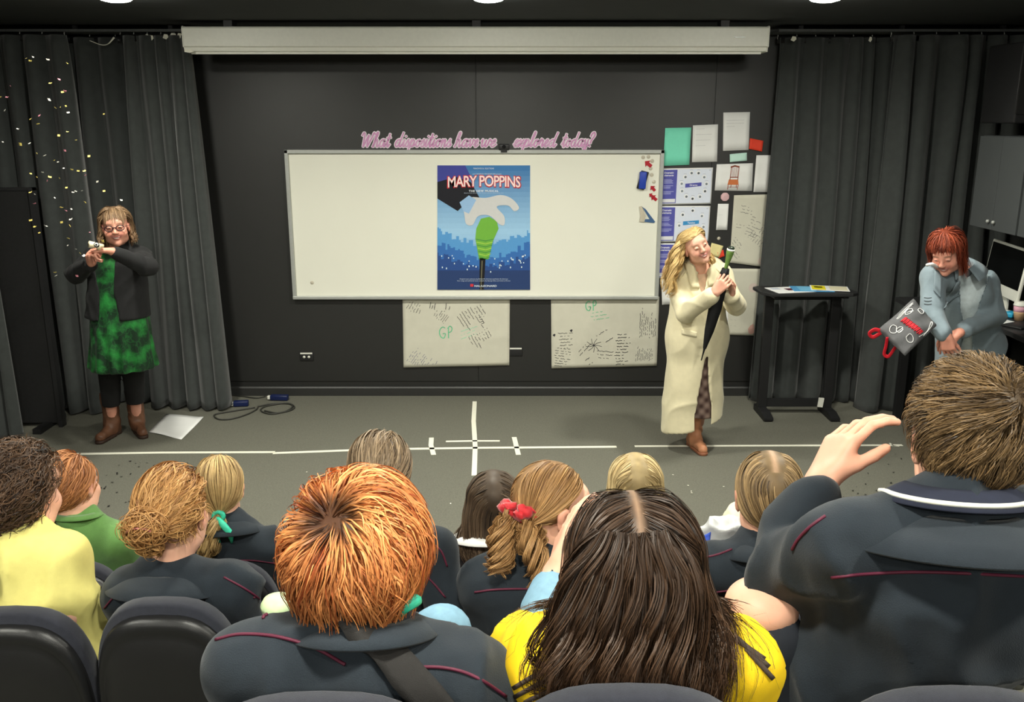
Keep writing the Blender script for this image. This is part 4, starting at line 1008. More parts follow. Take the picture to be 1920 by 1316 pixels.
MB().box(p + (0, 0, .02), (.17, .09, .04), rot(-60)).out('wrapper', mat('cyan_film', rgb(52, 164, 204), rough=.3, var=.15, scale=25), e, bevel=.012)
MB().box(p + (0, 0, .041), (.07, .03, .004), rot(-60)).out('label', M_WHITEPL, e, smooth=False)
p = PZ(1888, 606, .963)
MB().box(p + (0, 0, .002), (.15, .21, .004), rot(20)).out('desk_paper', M_PAPER, smooth=False, **tagd('white papers on the side desk in front of the blue packet', 'paper'))
p = PZ(1912, 612, .963)
MB().box(p + (0, 0, .008), (.2, .14, .012), rot(30)).out('tablet', M_BLACK, bevel=.003, **tagd('black tablet lying on the side desk under the cup', 'tablet'))

# tall standing desk
tz = 1.02
e = empty('standing_desk', (2.25, 6.9, 0), 'tall black standing desk in front of the right curtain', 'desk')
MB().prism([(1.89, 6.78), (1.95, 6.69), (2.56, 6.69), (2.62, 6.74), (2.60, 7.02), (1.93, 7.02), (1.88, 6.98)], (0, 0, tz - .026), (1, 0, 0), (0, 1, 0), (0, 0, .026)).out('desk_top', M_BLACKPL, e, smooth=False, bevel=.005)
for x in (2.0, 2.52):
    MB().box((x, 6.93, .52), (.07, .05, .95)).out('leg', M_BLACK, e, smooth=False, bevel=.004)
    MB().prism([(6.70, .012), (6.74, .0), (7.03, 0), (7.03, .05), (6.80, .055), (6.70, .03)], (x - .035, 0, 0), (0, 1, 0), (0, 0, 1), (.07, 0, 0)).out('foot', M_BLACK, e, smooth=False)
    MB().prism([(6.72, tz - .03), (7.0, tz - .03), (7.0, tz - .06), (6.72, tz - .045)], (x - .02, 0, 0), (0, 1, 0), (0, 0, 1), (.04, 0, 0)).out('top_bracket', M_BLACK, e, smooth=False)
MB().box((2.26, 6.93, .09), (.5, .04, .06)).out('stretcher', M_BLACK, e, smooth=False)
MB().box((2.26, 6.95, .955), (.5, .04, .06)).out('crossbar', M_BLACK, e, smooth=False)
MB().box((2.46, 6.895, .10), (.04, .015, .075), rot(0, 0, 6)).out('adaptor', M_WHITEPL, e, smooth=False)
for i, (c, sz, a, m_, lb) in enumerate((((2.13, 6.84, tz), (.31, .23), 12, M_PAPER, 'white printed page with a dark red photo at the left of the standing desk'), ((2.30, 6.86, tz + .003), (.30, .21), -6, mat('blue_print', rgb(86, 158, 208), rough=.5), 'blue covered sheet in the middle of the standing desk'), ((2.44, 6.87, tz + .006), (.28, .2), -14, M_PAPER, 'yellow and white leaflet at the right of the standing desk'))):
    c = np.array(c); R = rot(a); e = empty('leaflet', c, lb, 'leaflet', 'leaflets on the standing desk')
    MB().box(c + (0, 0, .0015), (*sz, .003), R).out('page', m_, e, smooth=False)
    f = lambda x, y: c + R @ np.array((x, y, .0034))
    M = MB()
    def q(x0, y0, x1, y1, col): M.add([f(x0, y0), f(x1, y0), f(x1, y1), f(x0, y1)], [(0, 1, 2, 3)], col)
    if i == 0: q(-.03, -.03, .06, .05, rgb(80, 30, 48)); q(-.13, .02, -.06, .09, rgb(200, 205, 215)); q(.07, -.06, .14, -.04, rgb(90, 90, 100))
    if i == 1: q(-.1, -.1, .0, .1, rgb(120, 186, 222)); q(.02, -.08, .12, .0, rgb(30, 50, 90))
    if i == 2: q(-.13, -.09, -.03, .09, rgb(238, 222, 40)); q(.0, -.09, .13, .09, rgb(226, 218, 186)); q(-.11, .0, -.05, .05, rgb(180, 190, 40))
    M.out('print', M_PRINT, e, vcol=True, smooth=False)

# confetti
M_CONF = mat('confetti', (1, 1, 1), rough=.35, var=.05, vcol=True)
AIR = '140,142 162,155 176,134 256,148 360,168 55,290 316,254 270,275 336,322 348,318 38,350 3,350 27,420 296,407 325,403 352,397 365,432 213,448 165,467 204,494 262,363 408,580 14,590 107,602 347,636 240,663 292,688 312,698 341,731 478,666 420,745 452,746 459,768 228,753 267,778 196,779 255,797 318,784 385,738 164,760 523,803 357,835 558,853 164,860 184,870 293,890 440,852 405,855 455,914 330,942 382,950 186,921 165,1010 187,1045 246,1041 211,1077 380,1005 331,1021 366,1108 364,1145 481,1075 407,1165 432,1190 450,1200 300,1308 412,1309 455,1277 550,1122 580,1127 558,440 316,555 362,535 95,520 160,598 196,652 650,902 296,1290 392,860 352,958 374,1040'.split()
rc = random.Random(9)
def bit(p, s, col, lb, group, tilt=True):
    R = rot(rc.uniform(0, 360), rc.uniform(20, 75) if tilt else rc.uniform(-8, 8), rc.uniform(-30, 30) if tilt else rc.uniform(-8, 8))
    a, b = s, s * rc.uniform(.5, .9)
    V = [np.array(p) + R @ np.array((x * a / 2, y * b / 2, z + .12 * s * x * x)) for z in (-.0004, .0004) for x, y in ((-1, -1), (0, -1), (1, -1), (1, 1), (0, 1), (-1, 1))]
    F = [(0, 5, 4, 1), (1, 4, 3, 2), (6, 7, 10, 11), (7, 8, 9, 10)] + [(i, (i+1) % 6, (i+1) % 6 + 6, i + 6) for i in range(6)]
    mk('confetti_piece', V, F, M_CONF, smooth=False, cols=np.tile(col, (12, 1)), **tagd(lb, 'confetti', group))
for t in AIR:
    a, b = map(int, t.split(',')); px, py = a * .3495, 60 + b * .3495
    k = rc.random(); nm, col = ('gold', rgb(255, 232, 130)) if k < .5 else ('white', rgb(252, 248, 236)) if k < .88 else ('pink', rgb(246, 160, 176))
    bit(PY(px, py, rc.uniform(5.7, 6.35)), rc.uniform(.011, .022), col, f'{nm} confetti piece flying in the air beside the woman in the green dress', f'{nm} confetti in the air')
for i in range(70):
    x, y = rc.gauss(285, 70), rc.uniform(862, 985)
    if 0 < x < 470: bit(PZ(x, y, .005), rc.uniform(.008, .016), rgb(30, 30, 30), 'dark confetti scrap on the carpet in front of the brown boots', 'dark confetti on the left carpet', False)
for i in range(34):
    x, y = rc.uniform(1530, 1700), rc.uniform(850, 960); bit(PZ(x, y, .005), rc.uniform(.007, .014), rgb(32, 32, 32), 'dark confetti scrap on the carpet beside the raised hand', 'dark confetti on the right carpet', False)
for x, y in ((1240, 905), (1290, 910), (1296, 921), (1357, 912), (1297, 924), (1219, 875), (1368, 958), (845, 944), (1137, 737), (660, 900), (1480, 880), (1390, 870), (575, 885), (1262, 890)):
    bit(PZ(x, y, .005), .011, rgb(240, 236, 220), 'white confetti scrap on the carpet in front of the stage tape', 'white confetti on the carpet', False)

# ------------------------------------------------------------------ theatre seats
M_SEATF = mat('seat_fabric', rgb(38, 40, 49), rough=.95, var=.15, scale=90, bump=.35, bscale=900, sheen=.15)
M_SEATP = mat('seat_plastic', rgb(27, 27, 28), rough=.36, var=.05, bump=.12, bscale=600, spec=.5)
M_ARM = mat('armrest_plastic', rgb(92, 92, 86), rough=.4, var=.06)
def outline(a, h, n=3.0, N=44):
    out = []
    for i in range(N):
        t = 2 * math.pi * i / N; c, s_ = math.cos(t), math.sin(t)
        x = a * math.copysign(abs(c) ** (2 / n), c); z = h * math.copysign(abs(s_) ** (2 / n), s_)
        out.append((x * (1 - .06 * (z < 0) * abs(z) / h), z))
    return out
def loft(rings, c, R):
    N = len(rings[0][0]); V = [np.array(c) + R @ np.array((x, y, z)) for pts, y in rings for x, z in pts]
    F = [(i*N+k, i*N+(k+1)%N, (i+1)*N+(k+1)%N, (i+1)*N+k) for i in range(len(rings)-1) for k in range(N)]
    return MB().add(V, F + [tuple(range(N-1, -1, -1)), tuple((len(rings)-1)*N+k for k in range(N))])
SEATX = []
def seat(px, py, z, floor, label, w=.345, h=.60, yaw=0, arms=(-1, 1), armh=.14):
    top = PD(px, py + 22 * 2.2 / z, z); R = rot(yaw, 5); c = top + R @ np.array((0, 0.02, -h / 2)); a = w / 2; pan = floor + .30
    SEATX.append((c[0], floor))
    e = empty('theatre_seat', (c[0], c[1] + .2, floor), label, 'seat', 'tiered theatre seats')
    O = lambda k, dz=0: [(x * k, q * k + dz) for x, q in outline(a, h / 2)]
    loft([(O(.90), .055), (O(.97), .05), (O(1.0), .038), (O(1.0), .012), (O(.985), 0)], c, R).out('back_cushion', M_SEATF, e)
    loft([(O(.955, -.012), .01), (O(.965, -.012), -.008), (O(.945, -.014), -.022), (O(.90, -.02), -.030), (O(.875, -.022), -.026), (O(.84, -.024), -.034), (O(.6, -.03), -.044), (O(.2, -.03), -.047)], c, R).out('back_shell', M_SEATP, e)
    p = np.array((c[0], c[1] + .27, pan)); RR = rot(yaw)
    loft([([(x * k, q * k) for x, q in outline(a * .98, .21)], y) for k, y in ((.9, .05), (1, .03), (1, -.03), (.93, -.045))], p, RR @ np.array([[1, 0, 0], [0, 0, 1], [0, 1.0, 0]])).out('seat_cushion', M_SEATF, e)
    for q in arms:
        x = RR @ np.array((q * (a + .022), 0, 0))
        MB().box(p + x + RR @ np.array((0, -.08, armh if q > 0 else .14)), (.042, .30, .045), RR).out('armrest', M_ARM, e, bevel=.012)
        MB().box(p + x + RR @ np.array((0, -.14, (floor - pan + (armh if q > 0 else .14) - .02) / 2)), (.034, .07, pan - floor + (armh if q > 0 else .14) - .02), RR).out('side_support', M_SEATP, e, bevel=.008)
    MB().box(p + (0, -.03, (floor - pan - .04) / 2), (.07, .07, pan - floor - .05)).out('pedestal', M_BLACK, e, smooth=False, bevel=.006)
T0, T1, T2 = 0.0, .248, .578
for a in ((112, 1050, 2.97, T0, 'front row seat behind the girl in the green top'), (405, 1050, 2.97, T0, 'front row seat behind the fair girl with the teal ribbon'), (925, 1058, 2.97, T0, 'front row seat behind the dark haired girl in black'), (1195, 1062, 2.97, T0, 'front row seat behind the fair bobbed head, hidden by long brown hair'), (1850, 1050, 2.86, T0, 'front row seat at the right edge behind the girl in glasses'),
          (6, 1140, 2.06, T1, 'second row seat at the left edge behind the pale yellow t-shirt'), (292, 1122, 2.06, T1, 'second row seat behind the girl with the messy bun'), (735, 1150, 2.08, T1, 'second row seat hidden behind the copper haired child'), (1062, 1135, 2.06, T1, 'second row seat behind the girl with red scrunchies'), (1425, 1128, 2.06, T1, 'second row seat behind the straight haired girl on the right'),
          (585, 1312, 1.20, T2, 'back row seat of the copper haired child'), (1190, 1296, 1.20, T2, 'back row seat of the child in the yellow shirt'), (1830, 1300, 1.23, T2, 'back row seat of the boy with short brown hair')):
    seat(*a, **(dict(w=.40) if a[2] < 1.5 else dict(armh=.42) if a[0] in (735, 6) else dict(w=.39) if a[2] > 2.6 else {}))

# ------------------------------------------------------------------ people
M_NAVY = mat('navy_cloth', rgb(36, 43, 50), rough=.85, var=.1, scale=25, bump=.25, bscale=500, sheen=.12, spec=.2)
M_PIPE = mat('maroon_piping', rgb(88, 28, 50), rough=.6, var=.08)
M_TROUS = mat('dark_trousers', rgb(38, 42, 50), rough=.9, var=.1)
M_JEANS = mat('light_denim', rgb(122, 160, 182), rough=.85, var=.1, scale=60, bump=.2, bscale=800)
M_SHOE = mat('black_shoe', rgb(30, 30, 30), rough=.4)
def torso(f, N, P, SL, SR, fwd, rc=.135, rw=.125, rh=.14, e=0.0, k=.035, fl=1.35, sh=.046):
    N, P, SL, SR = map(lambda q: np.array(q, float), (N, P, SL, SR))
    mid = (SL + SR) / 2; C = mid + (P - mid) * .22; Wp = mid + (P - mid) * .62
    f.chain([C, Wp, P], [rc + e, rw + e, rh + e], k, (fwd, fl), .03)
    f.chain([SL, mid + np.array((0, 0, .012)), SR], [sh + e, sh + .012 + e, sh + e], k)
    f.chain([N + (SL - N) * .8, N + np.array((0, 0, .008)), N + (SR - N) * .8], [.026 + e, .05 + e, .026 + e], .035, None, .02)
    return f
def piping(o, pts, parent, r=.0027, m=None, n=8, name='piping'):
    P = catmull([np.array((x, y, 0.)) for x, y in pts], n); st = hits(o, [p[:2] for p in P], r * .5)
    if len(st) > 2:
        for _ in range(2): st = [st[0]] + [.25 * st[i-1] + .5 * st[i] + .25 * st[i+1] for i in range(1, len(st) - 1)] + [st[-1]]
        MB().tube(st, r, 6).out(name, m or M_PIPE, parent)
def patch(o, cor, parent, m, name, nu=8, nv=8, off=.006, solid=.004, **kw):
    """a panel of cloth lying on garment o, between pixel corners tl, tr, br, bl"""
    U, Vv = np.meshgrid(np.linspace(0, 1, nu + 1), np.linspace(0, 1, nv + 1)); c = [np.array(q, float) for q in cor]
    Q = (c[0] * (1 - U[..., None]) + c[1] * U[..., None]) * (1 - Vv[..., None]) + (c[3] * (1 - U[..., None]) + c[2] * U[..., None]) * Vv[..., None]
    st = hits(o, Q.reshape(-1, 2), off)
    if not len(st): return None
    i = (np.arange(nv)[:, None] * (nu + 1) + np.arange(nu)[None]).ravel(); F = np.stack([i, i + 1, i + nu + 2, i + nu + 1], 1)[:, ::-1]
    return mk(name, st, F.copy(), m, parent, solid=solid, **kw)
def collar(N, R, rx, ry, h, fall, m, parent, gap=35, slope=.35, name='collar', stripe=None):
    """folded collar round the neck; open at the front by gap degrees each side"""
    a0, a1 = math.radians(90 + gap), math.radians(450 - gap); n = 40; V, F = [], []
    prof = [(-.004, -.012), (0, h * .6), (.004, h), (.012, h * .9), (.012 + fall * .5, h * .9 - fall * slope), (.012 + fall, h * .9 - fall * slope * 2.1)]
    for i in range(n + 1):
        t = a0 + (a1 - a0) * i / n; ed = 1 + .35 * abs(2 * i / n - 1) ** 3
        for o, z in prof:
            x = R @ np.array(((rx + o * ed) * math.cos(t), (ry + o * ed) * math.sin(t), z - .02 * max(0, math.sin(t)))); V.append(np.array(N) + x)
    k = len(prof); F = [(i*k+j, (i+1)*k+j, (i+1)*k+j+1, i*k+j+1) for i in range(n) for j in range(k-1)]
    o = mk(name, V, F, m, parent, solid=.004)
    if stripe: MB().tube([np.array(V[i*k+4]) * .55 + np.array(V[i*k+5]) * .45 + (0, 0, .004) for i in range(2, n - 1)], .0045, 6).out('collar_stripe', stripe, parent)
    return o
def glasses(c, R, s, m, parent, th=.0018):
    W = lambda x, y, z: np.array(c) + R @ (np.array((x, y, z)) * s); M = MB()
    for q in (-1, 1):
        M.tube([W(q*.034 + .024 * math.cos(t), .112 - .12 * (.024 * math.cos(t)) ** 2 * 20, .002 + .017 * math.sin(t)) for t in np.linspace(0, 6.283, 19)[:-1]], th, 6, close=True)
        M.tube([W(q*.058, .108, .008), W(q*.076, .08, .008), W(q*.083, .0, .004), W(q*.082, -.02, -.012)], .0016, 6)
    M.tube([W(-.010, .113, .004), W(0, .116, .008), W(.010, .113, .004)], th, 6)
    M.out('glasses', m, parent)
TONE = np.array(rgb(232, 178, 152))
class Person:
    """a body as one mesh (head, trunk, hands) with clothes and hair as children"""
    def __init__(s, label, c, yaw, pitch, roll, sc, N, P, SL, SR, byaw, tone=TONE, res=.005, cat='person', group=None, base=None, lips=(.42, .13, .11), brow=(.16, .09, .05), smile=False, iris=(.05, .08, .1), lid=0.0, tor=None, hands=(), extra=None, face=True, cheek=1.0):
        s.c, s.R, s.s, s.N = np.array(c), rot(yaw, pitch, roll), sc, np.array(N); s.P, s.SL, s.SR = map(np.array, (P, SL, SR))
        s.B = rot(byaw); s.fwd = s.B[:, 1]; t = tor or {}
        parts = []; cf = skin_cols(s.c, s.R, sc, tone, lips, brow, smile)
        f = Field(); head(f, s.c, s.R, sc, s.N + np.array((0, 0, -.03)), cheek); V, F = f.mesh(res); parts.append((V, F, cf(V)))
        f = Field(); torso(f, s.N, s.P + (0, 0, .05), s.SL, s.SR, s.fwd, **t)
        if extra: extra(f)
        V, F = f.mesh(.016); parts.append((V, F, np.tile(tone, (len(V), 1))))
        for h in hands:
            f = Field(); h(f); V, F = f.mesh(min(res, .0042)); V = relax(V, F, 1, .4)
            parts.append((V, F, np.tile(tone * np.array((1.0, .95, .93)), (len(V), 1)) * (1 + .1 * (vnoise(V * 50, 4) - .5))[:, None]))
        V, F, C = join(parts); s.o = mk('person', V, F, SKIN, None, base if base is not None else s.P, cols=C, label=label, cat=cat, group=group)
        if face: eyes(s.c, s.R, sc, s.o, iris, lid)
    def hair(s, dark, light, seed): return Hair(s.c, s.R, s.s, rgb(*dark), rgb(*light), seed)
def legs_seated(s, floor, m, knee=.42, spread=.10, coarse=.016, kneeL=None, kneeR=None, name='trousers'):
    f = Field(); f.cap(s.P - s.B[:, 0] * .07, s.P + s.B[:, 0] * .07, .10, k=.03)
    for q, kn in ((-1, kneeL), (1, kneeR)):
        h = s.P + s.B[:, 0] * q * .075 + np.array((0, 0, -.02)); kk = np.array(kn) if kn is not None else h + s.B[:, 1] * knee + s.B[:, 0] * q * spread * .3 + np.array((0, 0, -.01))
        an = np.array((kk[0], kk[1] + .02, floor + .08)); f.chain([h, kk, an], [.078, .06, .045], .03)
        g = Field(); g.cap(an + (0, -.02, -.035), an + s.B[:, 1] * .14 + np.array((0, 0, -.045)), .036, .032, flat=None).cap(an + (0, 0, .01), an + (0, 0, -.04), .042, .04); g.plane((0, 0, floor + .002), (0, 0, -1))
        cloth('shoe', g, .011, M_SHOE, s.o, 0)
    return cloth(name, f, coarse, m, s.o, .004)
def kid(label, hp, z, yaw, N, SL, SR, floor, jacket=M_NAVY, pitch=-6, roll=0, sc=.96, byaw=0, lean=(0, .10), arms=None, pipes=(), col=True, colm=None, res=.005, jres=.0125, fold=.016, seed=1, sleeve=1.0, trous=M_TROUS, tone=TONE, hands=True, torl=.40, tor=None, er=0.0, legs=True, **kw):
    """arms: {'L': (elbow, wrist), 'R': (elbow, wrist)} world points, else resting in the lap; sleeve: how far along the forearm cloth goes (<0 short)"""
    c = PD(*hp, z); N = PD(*N); SL, SR = PD(*SL), PD(*SR); B = rot(byaw); mid = (SL + SR) / 2
    sx = min((abs(q[0] - mid[0]), q[0] - mid[0]) for q in SEATX if q[1] == floor)[1]; lean = (lean[0] + float(np.clip(sx, -.11, .11)), lean[1])
    P = np.array((mid[0] + lean[0], mid[1] + lean[1], max(floor + .48, mid[2] - .50))); A = {}
    for nm, S_, q in (('L', SL, -1), ('R', SR, 1)):
        if arms and nm in arms: A[nm] = arms[nm]
        else:
            E = S_ + B @ np.array((q * .012, .06, -.235)); A[nm] = (E, E + B @ np.array((-q * .09, .20, -.02)))
    t = dict(rc=.125, rw=.12, rh=.13); t.update(tor or {})
    hs = []
    for nm, q in (('L', -1), ('R', 1)):
        E, W = map(np.array, A[nm]); d = nrm(W - E)
        def hf(f, E=E, W=W, d=d, q=q, nm=nm):
            k = kw.get('pose', {}).get(nm); f.cap(E + (W - E) * .35, W, .036, .027, .02)
            if k: hand(f, W, **k)
            else: hand(f, W, nrm(d + np.array((0, 0, -.2))), (0, 0, -1), B[:, 0] * -q, .9)
        hs.append(hf)
    kw2 = {k: v for k, v in kw.items() if k != 'pose'}
    def ex(f):
        for nm, S_ in (('L', SL), ('R', SR)): f.chain([S_, A[nm][0], A[nm][1]], [.046, .036, .028], .03)
        if kw.get('extra'): kw['extra'](f)
    kw2['extra'] = ex
    p = Person(label, c, yaw, pitch, roll, sc, N, P, SL, SR, byaw, tone=tone, res=res, base=(P[0], P[1] + .1, floor), tor=t, hands=hs, **kw2)
    f = Field(); torso(f, N, P, SL, SR, p.fwd, e=.016 + er, **t); f.plane(P + (0, 0, -.06), (0, 0, -1))
    for nm, S_ in (('L', SL), ('R', SR)):
        E, W = map(np.array, A[nm])
        if sleeve < 0: f.cap(S_, S_ + (E - S_) * -sleeve, .060 + er, .066 + er, .03); f.plane(S_ + (E - S_) * -sleeve, E - S_) if False else None
        else: f.chain([S_, E, E + (W - E) * sleeve * .96], [.060 + er, .053 + er, .044 + er], .03)
    p.j = f; p.jo = cloth('jacket' if sleeve > 0 else 't_shirt', f, jres, jacket, p.o, fold, fr=(9, 9, 6), seed=seed)
    for q in pipes: piping(p.jo, q, p.o)
    if col: p.co = collar(N + np.array((0, .005, -.012)), rot(byaw, -14), .066, .066, .045, .05, colm or jacket, p.o)
    if legs: legs_seated(p, floor, trous)
    p.A = A
    return p

# ---- front row
p = kid('child with ginger side braid in a green high necked top, front row', (133, 912), 3.2, -10, (148, 985, 3.2), (92, 1022, 3.22), (222, 1018, 3.2), T0, mat('green_fleece', rgb(92, 134, 70), rough=.95, var=.1, sheen=.2, bump=.2, bscale=400), res=.0075, seed=3, roll=-8, col=False)
collar(p.N + (0, 0, .0), rot(0, -10), .062, .062, .05, .012, MATS['green_fleece'], p.o, gap=0)
h = p.hair((110, 62, 36), (212, 146, 92), 2); h.base(.006); T = (-.06, -.085, -.055)
h.scalp(2000, fl_to(T, (-.1, -.2, -1)), 13, .016, .0034, (.004, .02), clump=.22, wave=.25, wf=1.2)
w0 = h.W(T); h.braid([w0, w0 + (-.01, -.015, -.05), w0 + (-.015, -.02, -.11), w0 + (-.01, -.02, -.19)], .042, 2.2, 200).build(p.o)
p = kid('child with straight fair hair in a low ponytail tied with a teal ribbon, front row', (411, 915), 3.2, 14, (424, 990, 3.2), (372, 1030, 3.22), (502, 1026, 3.2), T0, res=.0065, seed=4, pipes=[((420, 1052), (470, 1050), (520, 1056))])
h = p.hair((120, 92, 56), (222, 190, 132), 5); h.base(.005); T = (.0, -.092, -.075)
h.scalp(2200, fl_to(T, (0, -.3, -1)), 12, .016, .003, (.002, .010), clump=.06)
w0 = h.W(T); h.tail([w0, w0 + (-.015, -.03, -.04), w0 + (-.03, -.035, -.10), w0 + (-.045, -.03, -.16)], [.012, .03, .034, .018], 420, .003, wave=.012, wf=2).build(p.o)
M_TEAL = mat('teal_ribbon', rgb(64, 205, 170), rough=.5, var=.08)
M = MB().tube([w0 + np.array((.016 * math.cos(t), -.004, .016 * math.sin(t))) for t in np.linspace(0, 6.283, 15)[:-1]], .009, 6, close=True)
for q in (-1, 1): M.tube([w0 + (0, -.016, 0), w0 + (q*.02, -.028, -.02), w0 + (q*.03 + .015, -.03, -.055), w0 + (q*.02 + .025, -.025, -.09)], [.006, .012, .012, .004], 6)
M.out('hair_ribbon', M_TEAL, p.o)
p = kid('child with straight dark brown hair in a black jacket with a white collar, front row', (925, 943), 3.2, 4, (912, 1008, 3.2), (838, 1044, 3.22), (975, 1040, 3.2), T0, mat('black_knit', rgb(40, 37, 38), rough=.95, var=.1), res=.0075, seed=6, colm=M_PAPER)
h = p.hair((34, 27, 22), (112, 92, 72), 7); h.base(.006)
h.scalp(2600, fl_part(1, .3, .9), 20, .017, .0034, (.003, .012), clump=.08, body=p.j, tip=.5); h.build(p.o)
p = kid('child with a short fair bob seen from behind, front row beyond the long brown hair', (1190, 912), 3.2, 0, (1190, 985, 3.2), (1125, 1020, 3.2), (1255, 1020, 3.2), T0, res=.008, seed=7)
h = p.hair((134, 112, 72), (226, 202, 150), 8); h.base(.008)
h.scalp(1900, fl_part(1, .4, .8), 12, .016, .0034, (.006, .014), clump=.08); h.build(p.o)
p = kid('child in dark glasses with fair hair at the right edge, front row', (1910, 905), 3.0, 72, (1930, 975, 3.0), (1880, 1010, 3.05), (1985, 1010, 2.95), T0, res=.005, seed=8, byaw=12, lean=(0, .15))
h = p.hair((110, 84, 54), (206, 172, 116), 9); h.base(.005)
h.scalp(1800, fl_to((0, -.1, -.04), (0, -.3, -1)), 12, .016, .003, (.002, .008), clump=.08); h.build(p.o)
glasses(p.c, p.R, p.s, M_BLACK, p.o)

# ---- second row
M_YEL = mat('pale_yellow_cotton', rgb(232, 222, 134), rough=.9, var=.05, bump=.15, bscale=500)
p = kid('child with dark curly hair and a teal scrunchie in a pale yellow t-shirt', (36, 925), 2.35, -14, (52, 1022, 2.33), (-62, 1060, 2.28), (122, 1050, 2.33), T1, M_YEL, sleeve=-.62, res=.005, seed=11, fold=.014, lean=(-.02, .08), col=False, torl=.36, sc=1.0, tor=dict(rc=.135, rw=.135),
        arms={'R': (PD(122, 1150, 2.31), PD(98, 1215, 2.56))})
f = Field(); f.chain([p.SR, PD(152, 1150, 2.36), PD(120, 1215, 2.6)], [.05, .04, .03]); 
h = p.hair((26, 18, 15), (112, 84, 62), 12); h.base(.006, gain=.6); T = (-.01, -.125, -.06)
h.scalp(2800, fl_to(T, (0, -.5, -1), .05), 14, .0125, .0026, (.006, .034), clump=.6, wave=1.5, wf=5.0, frizz=.5, hug=.3)
w0 = h.W(T); h.tail([w0, w0 + (-.015, -.05, -.04), w0 + (-.03, -.06, -.12), w0 + (-.035, -.05, -.2)], [.02, .05, .06, .03], 700, .0026, wave=.022, wf=5, curl=1, gain=.75).build(p.o)
def scrunchie(c, ax, r, t, m, parent, name='scrunchie', seed=0):
    ax = nrm(ax); a = nrm(np.cross(ax, (.3, .1, .9))); b = np.cross(ax, a); rr = np.random.default_rng(seed)
    P = [np.array(c) + (a * math.cos(q) + b * math.sin(q)) * r * (1 + .12 * math.sin(7 * q)) + ax * .006 * math.sin(5 * q) for q in np.linspace(0, 6.283, 43)[:-1]]
    MB().tube(P, [t * (1 + .35 * math.sin(i * 2.1)) for i in range(42)], 8, close=True).out(name, m, parent)
scrunchie(w0 + (-.005, -.012, -.004), (-.1, -.8, -.4), .022, .016, mat('deep_teal', rgb(24, 110, 104), rough=.7), p.o)
p = kid('child with a messy strawberry blonde bun and navy jacket over a yellow shirt', (326, 962), 2.35, -4, (318, 1078, 2.35), (240, 1112, 2.37), (438, 1104, 2.35), T1, seed=13, res=.005, jres=.0105, er=.004, col=False,
        pipes=[((420, 1082), (450, 1098), (475, 1114), (498, 1134)), ((238, 1100), (215, 1118), (196, 1140))])
collar(p.N + (0, .0, -.03), rot(-4, -16), .082, .078, .04, .06, M_NAVY, p.o, gap=40)
collar(p.N + (0, .002, -.03), rot(-4, -16), .072, .068, .035, .004, M_YEL, p.o, gap=20, name='shirt_collar')
h = p.hair((132, 84, 44), (226, 176, 112), 14); h.base(.009); T = (-.012, -.108, .012)
h.scalp(3000, fl_to(T, (0, -.1, .1), .03), 13, .015, .0026, (.004, .022), clump=.3, wave=.5, wf=1.6)
w0 = h.W(T); h.bun(w0 + (-.005, -.028, -.005), .034, 620, .0028, messy=.55); h.bun(w0 + (.0, -.02, -.055), .022, 240, .0028, messy=.5)
h.scalp(300, fl_crown((0, 0, .1), 1.0), 5, .012, .0016, (.01, .025), cond=lambda u: (np.abs(u[:, 0]) > .6) & (u[:, 2] < .3), clump=.8, wave=.9, wf=3, frizz=.3); h.build(p.o)
MB().tube([w0 + (.03 * math.cos(t) - .005, -.062, .012 * math.sin(t)) for t in np.linspace(0, 3.1, 8)], .003, 6).out('hair_clip', mat('rose_metal', rgb(190, 120, 110), rough=.3, metal=.6), p.o)
p = kid('child with slicked back brown hair in a navy jacket, behind the copper haired child', (714, 888), 2.55, -3, (722, 990, 2.55), (628, 1030, 2.57), (812, 1030, 2.5), T1, seed=15, res=.006, er=.006, arms={'R': (PD(846, 1150, 2.46), PD(826, 1215, 2.72))}, pipes=[((800, 1012), (826, 1032), (838, 1062)), ((760, 1060), (800, 1080), (835, 1120))])
h = p.hair((66, 52, 40), (176, 152, 122), 16); h.base(.007); T = (.0, -.105, -.03)
h.scalp(2600, fl_to(T, (0, -.3, -1)), 13, .015, .003, (.004, .016), clump=.3); h.tail([h.W(T), h.W(T) + (0, -.04, -.05), h.W(T) + (0, -.05, -.16)], [.015, .03, .015], 260, .003, wave=.008).build(p.o)
p = kid('child in profile with two bunches tied by red scrunchies and thin glasses', (1033, 948), 2.36, -62, (1012, 1048, 2.38), (912, 1092, 2.38), (1078, 1092, 2.34), T1, seed=17, res=.0045, byaw=-8, er=.004, col=False, pipes=[((890, 1110), (930, 1105), (990, 1104), (1030, 1108))], fold=.012)
h = p.hair((104, 70, 40), (206, 162, 108), 18); h.base(.004)
TA, TB = (.035, -.088, -.022), (-.055, -.082, -.012)
def two(P, t, u):
    a = fl_to(TA, (0, -.3, -.4))(P, t, u); b = fl_to(TB, (0, -.3, -.4))(P, t, u); return np.where(u[:, :1] > -.12, a, b)
h.scalp(3200, two, 12, .014, .0022, (.002, .009), clump=.05)
wa, wb = PD(988, 962, 2.29), PD(958, 955, 2.31)
h.tail([h.W(TA), wa, PD(996, 1010, 2.27), PD(1006, 1060, 2.27), PD(1012, 1105, 2.29)], [.012, .014, .03, .032, .015], 620, .0026, wave=.02, wf=3.2, curl=.8)
h.tail([h.W(TB), wb, PD(948, 1000, 2.29), PD(938, 1045, 2.28), PD(925, 1078, 2.28)], [.012, .014, .032, .036, .016], 620, .0026, wave=.02, wf=3.0, curl=.8).build(p.o)
M_SCR = mat('red_velvet', rgb(186, 22, 34), rough=.6, var=.25, scale=60, sheen=.4)
